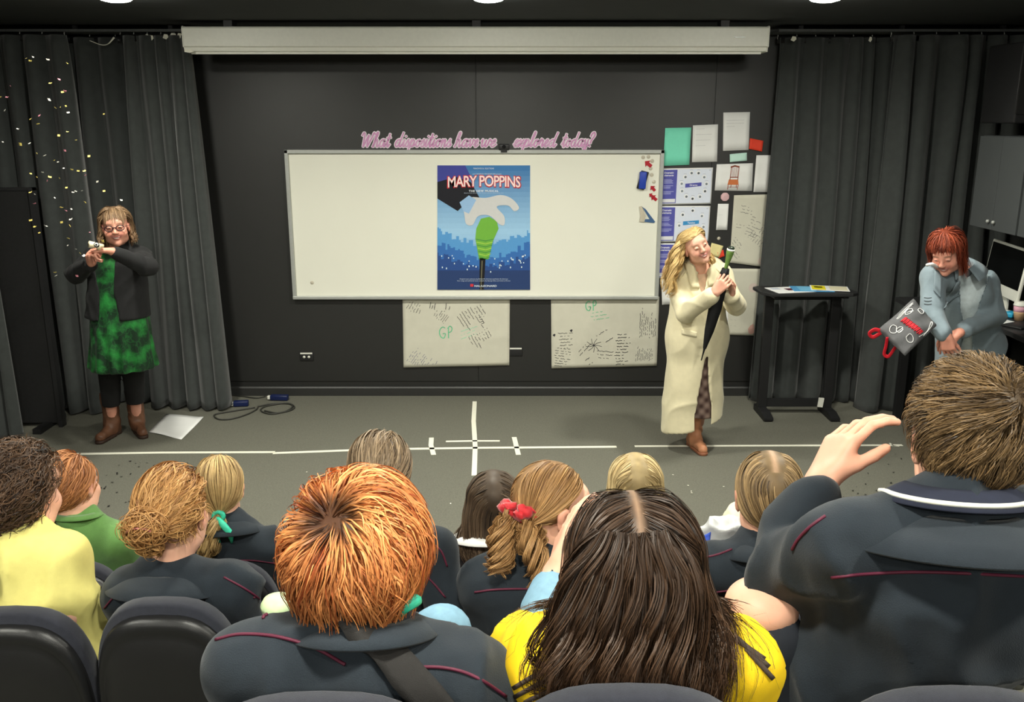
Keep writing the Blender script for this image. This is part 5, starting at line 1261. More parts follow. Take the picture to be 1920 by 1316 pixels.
scrunchie(wa, (.2, -.5, -.6), .02, .016, M_SCR, p.o, seed=1); scrunchie(wb, (-.3, -.4, -.6), .018, .014, M_SCR, p.o, seed=2)
glasses(p.c, p.R, p.s, mat('rose_metal', rgb(190, 120, 110)), p.o)
p = kid('child with straight light brown hair, a pale parting and navy jacket, second row', (1440, 930), 2.35, -6, (1434, 1030, 2.36), (1342, 1066, 2.34), (1538, 1062, 2.38), T1, seed=21, res=.005, col=False, pipes=[((1320, 1112), (1370, 1106), (1430, 1098)), ((1318, 1046), (1345, 1040), (1372, 1030))])
collar(p.N + (0, 0, -.01), rot(-6, -16), .068, .066, .04, .055, M_NAVY, p.o, gap=40)
h = p.hair((66, 50, 34), (182, 152, 108), 22); T = (.015, -.09, -.08)
sc_col = lambda A, C, u: C
def palepart(A, C, u):
    m = np.exp(-((A[..., 0] / .008) ** 2)) * (A[..., 2] > .09); return C * (1 - .6 * m[..., None]) + np.array(rgb(206, 168, 138)) * .6 * m[..., None]
h.base(.005, colfn=palepart)
def sidepart(P, t, u):
    v = fl_to(T, (0, -.3, -1))(P, t, u); sx = np.sign(u[:, :1]); k = np.clip((P[:, 2:3] - .06) / .06, 0, 1) * (t < .4); v = v + np.concatenate([sx * 1.4 * k, 0 * k, 0 * k], 1); return v
h.scalp(3000, sidepart, 14, .014, .0026, (.002, .010), clump=.06, colfn=palepart)
w0 = h.W(T); h.tail([w0, w0 + (.01, -.035, -.04), w0 + (.015, -.04, -.12), w0 + (.01, -.035, -.2)], [.012, .03, .034, .02], 420, .003, wave=.010, gain=.8).build(p.o)
scrunchie(w0 + (.002, -.008, -.006), (0, -.7, -.6), .014, .007, M_BLACK, p.o, 'hair_tie')

# ---- back row, nearest to the camera
kn = PD(828, 1192, 1.80)
p = kid('child with messy copper hair and dark roots, navy jacket and dark strap across the back', (668, 1056), 1.47, 3, (682, 1182, 1.44), (474, 1262, 1.42), (880, 1284, 1.42), T2, seed=23, res=.0045, jres=.0095, er=.006, fold=.018, trous=M_JEANS, sc=1.0, pitch=-8, col=False, tor=dict(rc=.15, rw=.145), legs=False,
        pipes=[((405, 1200), (450, 1190), (520, 1194), (590, 1214), (648, 1246)), ((752, 1252), (830, 1252), (890, 1268), (948, 1306)), ((502, 1126), (498, 1142), (494, 1160))])
legs_seated(p, T2, M_JEANS, kneeR=kn)
collar(p.N + (0, -.005, -.01), rot(0, -18), .078, .074, .035, .03, M_NAVY, p.o, gap=40)
MB().tube(catmull([PD(742, 1150, 1.42), PD(764, 1134, 1.40), PD(786, 1122, 1.42)], 4), [.003] + [.011] * 7 + [.006], 6).out('collar_ribbon', M_TEAL, p.o)
M_STRAP = mat('strap_webbing', rgb(36, 34, 33), rough=.8, bump=.3, bscale=900)
patch(p.jo, [(618, 1150), (690, 1150), (872, 1330), (775, 1330)], p.o, M_STRAP, 'shoulder_strap', 4, 16, .008, .004)
h = p.hair((140, 62, 26), (240, 164, 98), 24)
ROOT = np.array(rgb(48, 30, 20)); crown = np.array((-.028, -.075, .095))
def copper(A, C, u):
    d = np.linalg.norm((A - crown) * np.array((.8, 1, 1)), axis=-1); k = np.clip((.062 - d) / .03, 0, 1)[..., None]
    lo = np.clip((-.0 - A[..., 2]) / .12, 0, 1)[..., None]  # lower hair made darker: shade put into the strand colour
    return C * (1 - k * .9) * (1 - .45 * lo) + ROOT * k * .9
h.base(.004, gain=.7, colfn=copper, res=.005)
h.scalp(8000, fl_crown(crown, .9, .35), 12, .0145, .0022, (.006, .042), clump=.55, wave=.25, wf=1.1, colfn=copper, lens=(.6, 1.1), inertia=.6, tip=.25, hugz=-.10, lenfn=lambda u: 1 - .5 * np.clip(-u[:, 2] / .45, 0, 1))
h.build(p.o)

M_SUN = mat('yellow_shirt', rgb(248, 206, 26), rough=.75, var=.05, bump=.12, bscale=600)
p = kid('child with long wavy dark brown hair in a striped yellow shirt and denim sleeves', (1182, 1060), 1.46, 2, (1186, 1180, 1.44), (1022, 1252, 1.42), (1368, 1246, 1.42), T2, M_SUN, seed=26, res=.0055, jres=.0095, er=.004, fold=.018, sc=1.0, pitch=-4, col=False, sleeve=-1.0, tor=dict(rc=.14),
        arms={'L': (PD(1000, 1225, 1.64), PD(1042, 1075, 1.80)), 'R': (PD(1360, 1400, 1.62), PD(1240, 1330, 1.80))}, pose={'L': dict(d=nrm(PD(1064, 975, 1.86) - PD(1042, 1075, 1.80)), n=(1, .4, .1), side=(0, -1, .1), s=1.0, curls=((.2, .35, .25),) * 4)})
for q in p.A:
    E_, W_2 = p.A[q]; f = Field().chain([E_ + (E_ - W_2) * .05, E_ + (W_2 - E_) * .86], [.05, .043], .02); f.plane(E_ + (W_2 - E_) * .88, W_2 - E_)
    cloth('denim_sleeve', f, .008, M_JEANS, p.o, .008, fr=(14, 14, 14))
M_STR = mat('grey_stripe', rgb(74, 62, 54), rough=.7)
for a, b in (((964, 1290), (1085, 1216)), ((966, 1306), (1098, 1234)), ((985, 1316), (1106, 1254)), ((1352, 1180), (1432, 1236)), ((1378, 1194), (1440, 1250)), ((1398, 1216), (1448, 1272))):
    a, b = np.array(a), np.array(b); n = nrm((-(b - a)[1], (b - a)[0])) * 4.2
    patch(p.jo, [a - n, b - n, b + n, a + n], p.o, M_STR, 'sleeve_stripe', 10, 1, .002, .002)
h = p.hair((18, 12, 9), (84, 60, 42), 27)
wl = lambda x, y, z: PD(x, y, z)
def palepart2(A, C, u):
    m = np.exp(-((A[..., 0] / .006) ** 2)) * np.clip((A[..., 2] - .06) / .03, 0, 1); return C * (1 - .7 * m[..., None]) + np.array(rgb(150, 120, 96)) * .7 * m[..., None]
h.base(.003, gain=.5, colfn=palepart2)
h.scalp(6500, fl_part(1, .5, .75), 21, .0185, .0017, (.004, .026), cond=lambda u: u[:, 1] < .45, clump=.22, wave=.3, wf=1.3, body=p.j, tip=1.0, inertia=.55, lens=(.7, 1.05), wavet=1.0, colfn=palepart2)
for k, (x0, x1, y1) in enumerate(((1085, 1035, 1300), (1120, 1085, 1330), (1160, 1140, 1335), (1200, 1190, 1335), (1240, 1235, 1330), (1275, 1280, 1310))):
    h.tail([PD(x0 * .55 + 1180 * .45, 1000, 1.35), PD(x0, 1080, 1.335), PD((x0 + x1) / 2, 1180, 1.325), PD(x1, 1260, 1.315), PD(x1 + 8, y1, 1.33)], [.02, .03, .036, .04, .02], 380, .0018, wave=.013, wf=1.5, curl=.3, tip=.8)
h.build(p.o)

E, W = PD(1462, 1078, 1.66), PD(1538, 905, 1.74)
knb = PD(1440, 1190, 1.64)
p = kid('boy with short brown hair and a navy jacket raising one hand beside his head', (1818, 822), 1.53, -9, (1788, 966, 1.5), (1590, 1020, 1.5), (2010, 1010, 1.5), T2, seed=29, res=.0045, jres=.0105, er=.010, fold=.022, sc=1.06, pitch=-3, col=False, torl=.46, tor=dict(rc=.16, rw=.15, rh=.155), legs=False,
        arms={'L': (E, W)}, sleeve=.78, pose={'L': dict(d=nrm(PD(1606, 776, 1.76) - W), n=(.9, .3, .05), side=(.2, -1, .1), s=1.1, curls=((.3, .5, .3), (.35, .5, .3), (.4, .55, .3), (.45, .55, .3)), thumb=(.55, .5), spread=.05)},
        pipes=[((1560, 1082), (1620, 1076), (1700, 1072), (1800, 1074), (1918, 1080)), ((1548, 968), (1520, 988), (1498, 1010), (1486, 1030))])
collar(p.N + (0, .0, .005), rot(-4, -12), .076, .072, .05, .03, mat('dark_navy_knit', rgb(32, 36, 52), rough=.9), p.o, gap=35, stripe=M_WHITEPL)
collar(p.N + (0, -.006, -.03), rot(-4, -14), .092, .09, .04, .085, M_NAVY, p.o, gap=40, name='jacket_collar', slope=.28)
legs_seated(p, T2, M_TROUS, kneeL=knb, name='shorts')
f = Field(); f.cap(p.P - p.B[:, 0] * .075, knb + (0, .0, .02), .09, .07); f.cap(knb + (0, 0, .02), knb + (0, .05, -.3), .06, .05)
g = Field(); g.ell(knb + (-.01, .02, .045), (.066, .07, .05)); cloth('knee', g, .006, mat('knee_skin', tuple(TONE), rough=.5, var=.06, sss=.08), p.o, 0)
h = p.hair((46, 34, 24), (140, 112, 76), 30); h.base(.003, gain=.6)
h.scalp(9000, fl_crown((.035, -.07, .085), 1.0, .5), 7, .0085, .0016, (.004, .022), clump=.45, lens=(.6, 1.1), tip=.5, frizz=.06, inertia=.5, hugz=-.12, hug=.6); h.build(p.o)

# loose things among the seats
g = PD(522, 1160, 2.08)
e = empty('lunch_tub', g, 'pale green round tub on a seat back beside the copper haired child', 'tub')
MB().lathe(g, [(.026, -.03), (.034, .02), (.035, .03)], 18).out('tub', M_WHITEPL, e); MB().lathe(g, [(.037, .028), (.038, .038), (.03, .052), (.012, .058), (.001, .058)], 18).out('lid', mat('pale_green', rgb(206, 226, 178), rough=.5), e)
f = Field(); f.ell(PD(1358, 1010, 2.62), (.075, .05, .06), k=.03).ell(PD(1335, 1022, 2.62), (.05, .04, .045), k=.03)
e = empty('carrier_bag', PD(1350, 1040, 2.62), 'crumpled white carrier bag with a blue stripe beside the straight haired girl', 'bag')
cloth('bag', f, .007, mat('bag_film', rgb(198, 200, 200), rough=.5), e, .02, fr=(22, 22, 22)); patch(e.children[0], [(1316, 1006), (1334, 996), (1330, 1030), (1312, 1030)], e, mat('blue_stripe', rgb(52, 88, 200), rough=.4), 'blue_stripe', 3, 5, .004, .002)
f = Field(); f.cap(PD(1384, 966, 2.7), PD(1372, 1000, 2.66), .03, .04).cap(PD(1384, 966, 2.7), PD(1392, 985, 2.7), .03, .03)
cloth('cream_scarf', f, .006, mat('cream_cloth', rgb(226, 216, 186), rough=.9), None, .012, fr=(20, 20, 20), label='bunched cream scarf beside the straight haired girl\'s ear', cat='scarf')

# ------------------------------------------------------------------ the three women on the stage
def wedge(f, c, R, half, zlo, front=.0):
    """opens a garment in front: half(z) is the half width at height z"""
    c = np.array(c)
    def fn(x, y, z, d):
        lx = (x - c[0]) * R[0, 0] + (y - c[1]) * R[1, 0]; fy = (x - c[0]) * R[0, 1] + (y - c[1]) * R[1, 1]
        w = np.interp(z, zlo, half); reg = np.maximum(np.abs(lx) - w, front - fy); return np.maximum(d, -reg)
    return f.cut(fn)
def boot(foot, ztop, yaw, m, parent, sole, shaft=.062, ank=.05, L=.2):
    R = rot(yaw); foot = np.array(foot, float); z0 = foot[2]; f = Field(); a = foot + (0, 0, .10)
    f.cap(a, foot * (1, 1, 0) + (0, 0, ztop), ank, shaft, .03); f.cap(a, foot + R @ np.array((0, .02, .055)), ank, .042, .03)
    f.cap(foot + R @ np.array((0, .02, .055)), foot + R @ np.array((0, L * .8, .040)), .044, .034, .03); f.ell(foot + R @ np.array((0, -.035, .05)), .042, k=.03)
    f.plane(foot + (0, 0, .022), (0, 0, -1)); f.plane((0, 0, ztop), (0, 0, 1))
    b = cloth('boot', f, .007, m, parent, .004, fr=(20, 20, 20))
    g = Field(); g.cap(foot + R @ np.array((0, .03, .012)), foot + R @ np.array((0, L * .82, .012)), .042, .036).cap(foot + R @ np.array((0, -.04, .012)), foot + R @ np.array((0, -.03, .012)), .04)
    g.plane(foot + (0, 0, .024), (0, 0, 1)).plane(foot + (0, 0, .001), (0, 0, -1)); cloth('sole', g, .007, sole, b, 0, it=0)
M_SOLE = mat('dark_sole', rgb(52, 36, 28), rough=.6)

# ---- woman in the green dress
Y = 6.12
c = PY(217, 424, Y - .06); N = PY(220, 462, Y) + (0, .02, 0); SLp, SRp = PY(262, 482, Y + .02), PY(178, 482, Y + .02); P = PY(221, 606, Y + .04)
hL = dict(d=(-1, -.25, .18), n=(-.15, -.4, -.9), side=(-.2, -.4, .9), s=.98, curls=((1.2, 1.1, .6),) * 4, thumb=(.3, .25))
hR = dict(d=(.15, -.55, .8), n=(.9, -.3, .15), side=(-.2, -.8, .4), s=.98, curls=((.9, 1.1, .7),) * 4, thumb=(.4, .3))
F1 = {-1: PZ(213, 816, 0), 1: PZ(259, 809, 0)}
aL = (PY(276, 500, 5.90), PY(212, 472, 5.74)); aR = (PY(141, 514, 5.98), PY(172, 492, 5.76))
def ex(f):
    for S_, A in ((SLp, aL), (SRp, aR)): f.chain([S_, A[0], A[1]], [.05, .04, .028], .03)
    for q in (-1, 1): f.cap(P + (q*.08, 0, -.05), F1[q] + (0, 0, .1), .065, .034, .02)
p = Person('woman in a green patterned dress and black cardigan firing a confetti popper', c, 199, -2, 3, 1.02, N, P, SLp, SRp, 186, tone=np.array(rgb(214, 152, 130)), res=.004, base=PZ(240, 832, 0.0), smile=True, lid=.5, iris=(.03, .02, .02), lips=(.36, .10, .09),
           tor=dict(rc=.15, rw=.14, rh=.155, fl=1.2), extra=ex, cheek=1.12, hands=(lambda f: (f.cap(aL[0] + (aL[1] - aL[0]) * .5, aL[1], .036, .028), hand(f, aL[1], **hL)), lambda f: (f.cap(aR[0] + (aR[1] - aR[0]) * .4, aR[1], .036, .028), hand(f, aR[1], **hR))))
def mat_dress():
    m = mat('green_batik', rgb(28, 110, 44), rough=.55, var=.1, sheen=.1); nt = m.node_tree; L = nt.links.new; b = nt.nodes['Principled BSDF']
    tc = nt.nodes.new('ShaderNodeTexCoord'); v = nt.nodes.new('ShaderNodeTexVoronoi'); v.feature = 'DISTANCE_TO_EDGE'; v.inputs['Scale'].default_value = 15
    n = nt.nodes.new('ShaderNodeTexNoise'); n.inputs['Scale'].default_value = 7; n.inputs['Detail'].default_value = 3
    ad = nt.nodes.new('ShaderNodeVectorMath'); ad.operation = 'MULTIPLY_ADD'; ad.inputs[1].default_value = (.16, .16, .16); L(n.outputs['Color'], ad.inputs[0]); L(tc.outputs['Object'], ad.inputs[2]); L(ad.outputs[0], v.inputs['Vector'])
    r = nt.nodes.new('ShaderNodeValToRGB'); r.color_ramp.elements[0].color = (*rgb(40, 132, 60), 1); r.color_ramp.elements[1].position = .07; r.color_ramp.elements[1].color = (*rgb(12, 62, 28), 1)
    L(v.outputs['Distance'], r.inputs[0])
    r2 = nt.nodes.new('ShaderNodeValToRGB'); r2.color_ramp.elements[0].position = .46; r2.color_ramp.elements[0].color = (*rgb(6, 30, 16), 1); r2.color_ramp.elements[1].position = .72; r2.color_ramp.elements[1].color = (*rgb(46, 164, 68), 1)
    n3 = nt.nodes.new('ShaderNodeTexNoise'); n3.inputs['Scale'].default_value = 9; n3.inputs['Detail'].default_value = 5; L(tc.outputs['Object'], n3.inputs['Vector']); L(n3.outputs[0], r2.inputs[0])
    mx = nt.nodes.new('ShaderNodeMix'); mx.data_type = 'RGBA'; mx.inputs[0].default_value = .68; L(r.outputs[0], mx.inputs[6]); L(r2.outputs[0], mx.inputs[7]); L(mx.outputs[2], b.inputs['Base Color']); return m
f = Field(); torso(f, N, P, SLp, SRp, p.fwd, e=.010, rc=.15, rw=.14, rh=.15, fl=1.2); W0, H0 = N + (P - N) * .55, np.array((P[0] + .005, P[1], .60))
f.cap(W0, H0, .16, .228, .06, (p.fwd, 1.25))
def pleat(x, y, z, d):
    a = np.arctan2(y - H0[1], x - H0[0]); k = np.clip((1.15 - z) / .5, 0, 1); return d + k * .010 * (np.sin(13 * a) + .6 * np.sin(7 * a + 1))
f.cut(pleat); f.plane((0, 0, .588), (0, 0, -1)); f.plane(N + (0, 0, -.01), (0, 0, 1)); cloth('dress', f, .010, mat_dress(), p.o, .006, fr=(8, 8, 2))
M_CARD = mat('black_cardigan', rgb(27, 27, 28), rough=.95, var=.12, scale=60, bump=.35, bscale=600, sheen=.03)
f = Field(); torso(f, N, P, SLp, SRp, p.fwd, e=.030, rc=.15, rw=.14, rh=.165, fl=1.2); f.cap(W0, P + (0, 0, -.05), .185, .215, .05, (p.fwd, 1.25)); f.plane((0, 0, .965), (0, 0, -1)); f.shell(.022)
wedge(f, P, p.B, (.075, .05, .075, .10), (.95, 1.15, 1.35, 1.5), .02)
for S_, A in ((SLp, aL), (SRp, aR)): f.chain([S_, A[0], A[0] + (A[1] - A[0]) * .9], [.070, .062, .046], .03)
cloth('cardigan', f, .0095, M_CARD, p.o, .010, fr=(9, 9, 6), seed=41)
collar(N + (0, 0, .0), rot(186, -12), .066, .066, .025, .035, MATS['green_batik'], p.o, gap=25)
f = Field()
for q in (-1, 1): f.cap(P + (q*.08, 0, -.05), F1[q] + (0, 0, .1), .092, .056, .015)
f.plane((0, 0, .25), (0, 0, -1))
cloth('leggings', f, .011, mat('black_jersey', rgb(24, 24, 25), rough=.9), p.o, .003)
M_BOOT = mat('brown_leather', rgb(96, 64, 46), rough=.5, var=.3, scale=18, bump=.15, bscale=120)
boot(F1[-1], .335, 172, M_BOOT, p.o, M_SOLE, .066, .054, .21); boot(F1[1], .335, 214, M_BOOT, p.o, M_SOLE, .066, .054, .21)
glasses(p.c, p.R, p.s, mat('dark_frames', rgb(44, 26, 34), rough=.3), p.o, .003)
h = p.hair((70, 50, 36), (168, 136, 102), 51); h.base(.006)
h.scalp(2600, fl_part(1, .1, .8), 13, .0135, .003, (.006, .022), clump=.18, wave=.25, wf=1.5, tip=.3, cond=lambda u: ~((u[:, 1] > .45) & (np.abs(u[:, 0]) < .55)))
h.scalp(900, lambda P, t, u: np.stack([P[:, 0] * 2.5, .5 + 0 * P[:, 0], -.75 + 0 * P[:, 0]], 1), 8, .0125, .003, (.006, .014), clump=.10, cond=lambda u: (u[:, 1] > .05) & (np.abs(u[:, 0]) < .6) & (u[:, 2] > .3), hugz=-.06)
for q in (-1, 1): h.tail([h.W((q*.085, -.01, .0)), h.W((q*.100, .0, -.07)), h.W((q*.105, .03, -.11))], [.016, .024, .018], 200, .003, wave=.006)
h.build(p.o)
# confetti popper
q0, q1 = PY(181, 459, 5.58), PY(190, 472, 5.80); ax = nrm(q0 - q1)
e = empty('confetti_popper', q1, 'cream confetti popper with a dark open muzzle in the hands of the woman in green', 'popper')
MB().cyl(q1, q0, .014, n=18).out('tube', mat('cream_card', rgb(240, 226, 190), rough=.5), e); MB().tube([q0 - ax * .01, q0 + ax * .006], .016, 18).out('muzzle_rim', M_BLACK, e)
MB().cyl(q0 + ax * .004, q0 + ax * .008, .0115, n=18).out('paper_disc', M_WHITEPL, e); MB().cyl(q0 + ax * .006, q0 + ax * .0095, .006, n=12).out('bore', M_BLACK, e)
q2 = PY(167, 458, 5.62); MB().cyl(q2 + (.06, .06, -.02), q2, .012, .022, n=16).out('end_cap', MATS['cream_card'], e)

# ---- blonde woman in the cream coat
Y = 6.05
c = PY(1304, 461, Y - .08); N = PY(1311, 502, Y); SLp, SRp = PY(1350, 517, Y), PY(1266, 525, Y + .03); P = PY(1307, 628, Y + .03)
aR = (PY(1284, 588, 5.90), PY(1340, 549, 5.655)); aL = (PY(1380, 572, 5.94), PY(1370, 553, 5.75))
u0, u1, u2 = PY(1317, 668, 5.80), PY(1361, 503, 5.70), PY(1374, 466, 5.68); ua = nrm(u1 - u0)
hR = dict(d=nrm(PY(1366, 522, 5.64) - aR[1]), n=(.25, 1, -.1), side=(.2, -.2, 1), s=.95, curls=((.5, .9, .6),) * 4, thumb=(.5, .4))
hL = dict(d=(.02, -.25, 1), n=(-.9, -.3, 0), side=(-.3, -1, .1), s=.95, curls=((.7, .9, .6),) * 4, thumb=(.5, .4))
FT = PZ(1301, 838, 0)
def ex(f):
    for S_, A in ((SLp, aL), (SRp, aR)): f.chain([S_, A[0], A[1]], [.045, .036, .027], .03)
    f.cap(P + (-.06, 0, 0), FT + (0, 0.02, .1), .08, .042, .05); f.cap(P + (.06, 0.02, 0), FT + (.08, .26, .1), .08, .042, .05)
p = Person('blonde woman in a long cream coat hugging a black umbrella, head tilted', c, 192, 3, 25, .97, N, P, SLp, SRp, 178, tone=np.array(rgb(214, 162, 140)), res=.004, base=FT, smile=True, lid=.6, iris=(.03, .025, .02), lips=(.42, .12, .11), brow=(.30, .17, .09),
           tor=dict(rc=.13, rw=.115, rh=.14, sh=.048), extra=ex, hands=(lambda f: (f.cap(aL[0] + (aL[1] - aL[0]) * .3, aL[1], .034, .027), hand(f, aL[1], **hL)), lambda f: (f.cap(aR[0] + (aR[1] - aR[0]) * .5, aR[1], .034, .027), hand(f, aR[1], **hR))))
f = Field(); torso(f, N, P, SLp, SRp, p.fwd, e=.008, rc=.13, rw=.115, rh=.14); f.plane(N + (0, 0, -.03), (0, 0, 1)); f.plane(P + (0, 0, -.05), (0, 0, -1)); cloth('blouse', f, .008, mat('nude_knit', rgb(212, 178, 152), rough=.85), p.o, .003)
HZ = .27
f = Field(); f.cap(P + (.01, 0, .12), (P[0] + .03, P[1] + .03, HZ), .135, .16, .05, (p.fwd, 1.25)); f.plane((0, 0, HZ), (0, 0, -1))
m = mat('brown_plaid', rgb(112, 88, 80), rough=.85, var=.1); nt = m.node_tree; L = nt.links.new; b = nt.nodes['Principled BSDF']; tc = nt.nodes.new('ShaderNodeTexCoord'); mpn = nt.nodes.new('ShaderNodeMapping'); mpn.inputs['Rotation'].default_value = (0, .9, 0); L(tc.outputs['Object'], mpn.inputs[0])
mixs = None
for axn in ('X', 'Z'):
    w = nt.nodes.new('ShaderNodeTexWave'); w.bands_direction = axn; w.inputs['Scale'].default_value = 5.5; w.inputs['Distortion'].default_value = .6; L(mpn.outputs[0], w.inputs['Vector'])
    r = nt.nodes.new('ShaderNodeValToRGB'); r.color_ramp.elements[0].color = (*rgb(70, 48, 44), 1); r.color_ramp.elements[1].color = (*rgb(150, 128, 118), 1); L(w.outputs[0], r.inputs[0])
    if mixs is None: mixs = r
    else:
        mx = nt.nodes.new('ShaderNodeMix'); mx.data_type = 'RGBA'; mx.inputs[0].default_value = .5; L(mixs.outputs[0], mx.inputs[6]); L(r.outputs[0], mx.inputs[7]); L(mx.outputs[2], b.inputs['Base Color'])
cloth('skirt', f, .009, m, p.o, .008, fr=(10, 10, 2))
M_COAT = mat('cream_wool', rgb(224, 214, 180), rough=.95, var=.04, scale=30, bump=.3, bscale=500, sheen=.2, spec=.15)
HEM = .20
f = Field(); torso(f, N, P, SLp, SRp, p.fwd, e=.032, rc=.13, rw=.13, rh=.16, sh=.05, fl=1.25)
Hc = np.array((P[0] - .005, P[1] + .02, HEM)); f.cap(N + (P - N) * .5, P, .165, .19, .06, (p.fwd, 1.3)); f.cap(P, Hc, .19, .215, .06, (p.fwd, 1.25)); f.shell(.02)
f.cut(lambda x, y, z, d: np.maximum(d, (HEM + .06 * np.clip((x - P[0]) / .2, -1, 1) + .25 * np.clip((x - P[0] - .09) / .08, 0, 1) * 0) - z))
sx = PY(1327, 700, 5.9)[0]
wedge(f, (sx, P[1], 0), rot(178), (.055, .05, .012, 0, 0, 0), (.2, .4, .66, .76, .8, 1.6), .02)
wedge(f, (PY(1322, 530, 5.9)[0], P[1], 0), rot(178), (0, 0, .006, .040, .068, .085), (.5, 1.10, 1.16, 1.30, 1.40, 1.5), .0)
for S_, A in ((SLp, aL), (SRp, aR)): f.chain([S_, A[0], A[0] + (A[1] - A[0]) * .88], [.068, .064, .054], .03)
p.jo = cloth('coat', f, .0092, M_COAT, p.o, .010, fr=(6, 6, 3), seed=52)
cf = Field(); torso(cf, N, P, SLp, SRp, p.fwd, e=.032, rc=.13, rw=.13, rh=.16, sh=.05, fl=1.25); cf.cap(N + (P - N) * .5, P, .165, .19, .06, (p.fwd, 1.3)); cf.cap(P, Hc, .19, .215, .06, (p.fwd, 1.25))
patch(p.jo, [(1284, 490), (1299, 496), (1325, 540), (1296, 540)], p.o, M_COAT, 'lapel', 6, 8, .012, .007); patch(p.jo, [(1328, 488), (1345, 484), (1352, 530), (1328, 538)], p.o, M_COAT, 'lapel', 6, 8, .012, .007)
patch(p.jo, [(1279, 616), (1306, 622), (1306, 632), (1279, 626)], p.o, M_COAT, 'pocket_flap', 6, 3, .008, .006)
collar(N + (0, .01, .0), rot(178, -22, 8), .085, .085, .055, .06, M_COAT, p.o, gap=52)
M_TAN = mat('tan_leather', rgb(202, 140, 104), rough=.45, var=.08)
boot(FT, .30, 192, M_TAN, p.o, mat('tan_sole', rgb(150, 96, 70), rough=.6), .052, .04, .19); boot(FT + (.06, .27, 0), .28, 175, M_TAN, p.o, MATS['tan_sole'], .052, .04, .19)
h = p.hair((164, 128, 72), (240, 212, 152), 53); h.base(.005)
def swept(P_, t, u):
    sx = np.where(u[:, :1] < -.05, -1.0, 1.0); k = np.clip((.06 - P_[:, 2:3]) / .1, 0, 1); g = h.down
    return np.concatenate([sx * .9 * (1 - k), -.55 * np.ones_like(k), .2 * (1 - k)], 1) + g * (.3 + 1.2 * k)
h.scalp(2800, swept, 17, .0185, .0028, (.004, .018), clump=.14, wave=.35, wf=2.0, tip=.2, body=cf)
S0 = [PY(1283, 446, 5.98), PY(1270, 470, 5.96), PY(1264, 495, 5.93), PY(1254, 520, 5.92), PY(1248, 548, 5.94)]
h.tail(S0, [.03, .045, .05, .04, .02], 800, .0028, wave=.02, wf=1.8, curl=.4, ragged=.5)
h.tail([PY(1278, 470, 6.0), PY(1258, 505, 5.98), PY(1262, 540, 5.95), PY(1246, 552, 5.97)], [.03, .04, .03, .012], 300, .0028, wave=.02, wf=1.6, ragged=.4)
h.tail([PY(1328, 474, 5.98), PY(1336, 486, 5.93), PY(1334, 496, 5.92)], [.012, .02, .012], 160, .0028, wave=.008)
h.build(p.o)
e = empty('umbrella', u0, 'furled black umbrella with a green handle in the arms of the blonde woman', 'umbrella')
L_ = np.linalg.norm(u1 - u0); M = MB(); pr = [(0, .004), (.08, .007), (.10, .012), (.3, .026), (.55, .036), (.8, .034), (.95, .026), (1.0, .02)]
a_ = nrm(np.cross(ua, (0, 1, 0))); b_ = np.cross(ua, a_); V = []
for t, r in pr:
    for k in range(24): th = k * 6.283 / 24 + t * 1.5; rr_ = r * (1 + .22 * math.cos(8 * th) * (t > .1)); V.append(u0 + ua * L_ * t + (a_ * math.cos(th) + b_ * math.sin(th)) * rr_)
M.add(V, [(i*24+k, i*24+(k+1)%24, (i+1)*24+(k+1)%24, (i+1)*24+k) for i in range(len(pr)-1) for k in range(24)] + [tuple(range(23, -1, -1)), tuple(len(pr)*24-24+k for k in range(24))])
M.out('canopy', mat('umbrella_cloth', rgb(26, 26, 29), rough=.55, bump=.1), e)
MB().tube([u0 - ua * .03, u0 + ua * .03], .004, 8).out('ferrule', M_BLACK, e)
R_u = np.stack([a_, b_, ua], 1)
MB().lathe(u1, [(.010, -.02), (.012, .01), (.013, .03), (.016, .05), (.021, .085), (.025, .112), (.024, .12)], 18, R_u).out('handle', mat('green_handle', rgb(112, 146, 74), rough=.35, var=.3, scale=30), e)
MB().lathe(u1 + ua * .12, [(.024, -.002), (.0255, .004), (.023, .010)], 18, R_u).out('pale_ring', M_WHITEPL, e)
MB().lathe(u1 + ua * .126, [(.022, 0), (.021, .012), (.014, .02), (.001, .022)], 18, R_u).out('handle_cap', mat('dark_green_cap', rgb(34, 44, 34), rough=.3), e)

# ---- woman in the blue grey coat, head bowed
c = PY(1775, 472, 5.28); N = PY(1796, 508, 5.42); SLp, SRp = PY(1846, 528, 5.52), PY(1752, 520, 5.34); P = PY(1820, 648, 5.62)
aL = (PY(1866, 592, 5.42), PY(1798, 624, 5.16)); aR = (PY(1748, 590, 5.22), PY(1772, 628, 5.06))
hL = dict(d=(-1, -.25, -.35), n=(.1, .2, -1), side=(-.3, -.9, .1), s=.97, curls=((.5, .6, .4),) * 4, thumb=(.4, .4))
hR = dict(d=(.25, -.15, -.9), n=(.6, .6, 0), side=(.6, -.5, -.2), s=.97, curls=((.6, .8, .5),) * 4, thumb=(.4, .5))
def ex(f):
    for S_, A in ((SLp, aL), (SRp, aR)): f.chain([S_, A[0], A[1]], [.045, .036, .027], .03)
    for q in (-1, 1): f.cap(P + (q*.07, 0, 0), np.array((P[0] + q*.09, P[1] + .02, .08)), .085, .045, .05)
p = Person('woman with a red bob in a blue grey coat, head bowed, beside the desk', c, 142, -26, 6, 1.0, N, P, SLp, SRp, 146, tone=np.array(rgb(226, 160, 138)), res=.004, base=(P[0], P[1], 0), smile=True, lid=.6,
           tor=dict(rc=.14, rw=.13, rh=.145), extra=ex, hands=(lambda f: (f.cap(aL[0] + (aL[1] - aL[0]) * .4, aL[1], .034, .027), hand(f, aL[1], **hL)), lambda f: (f.cap(aR[0] + (aR[1] - aR[0]) * .4, aR[1], .034, .027), hand(f, aR[1], **hR))))
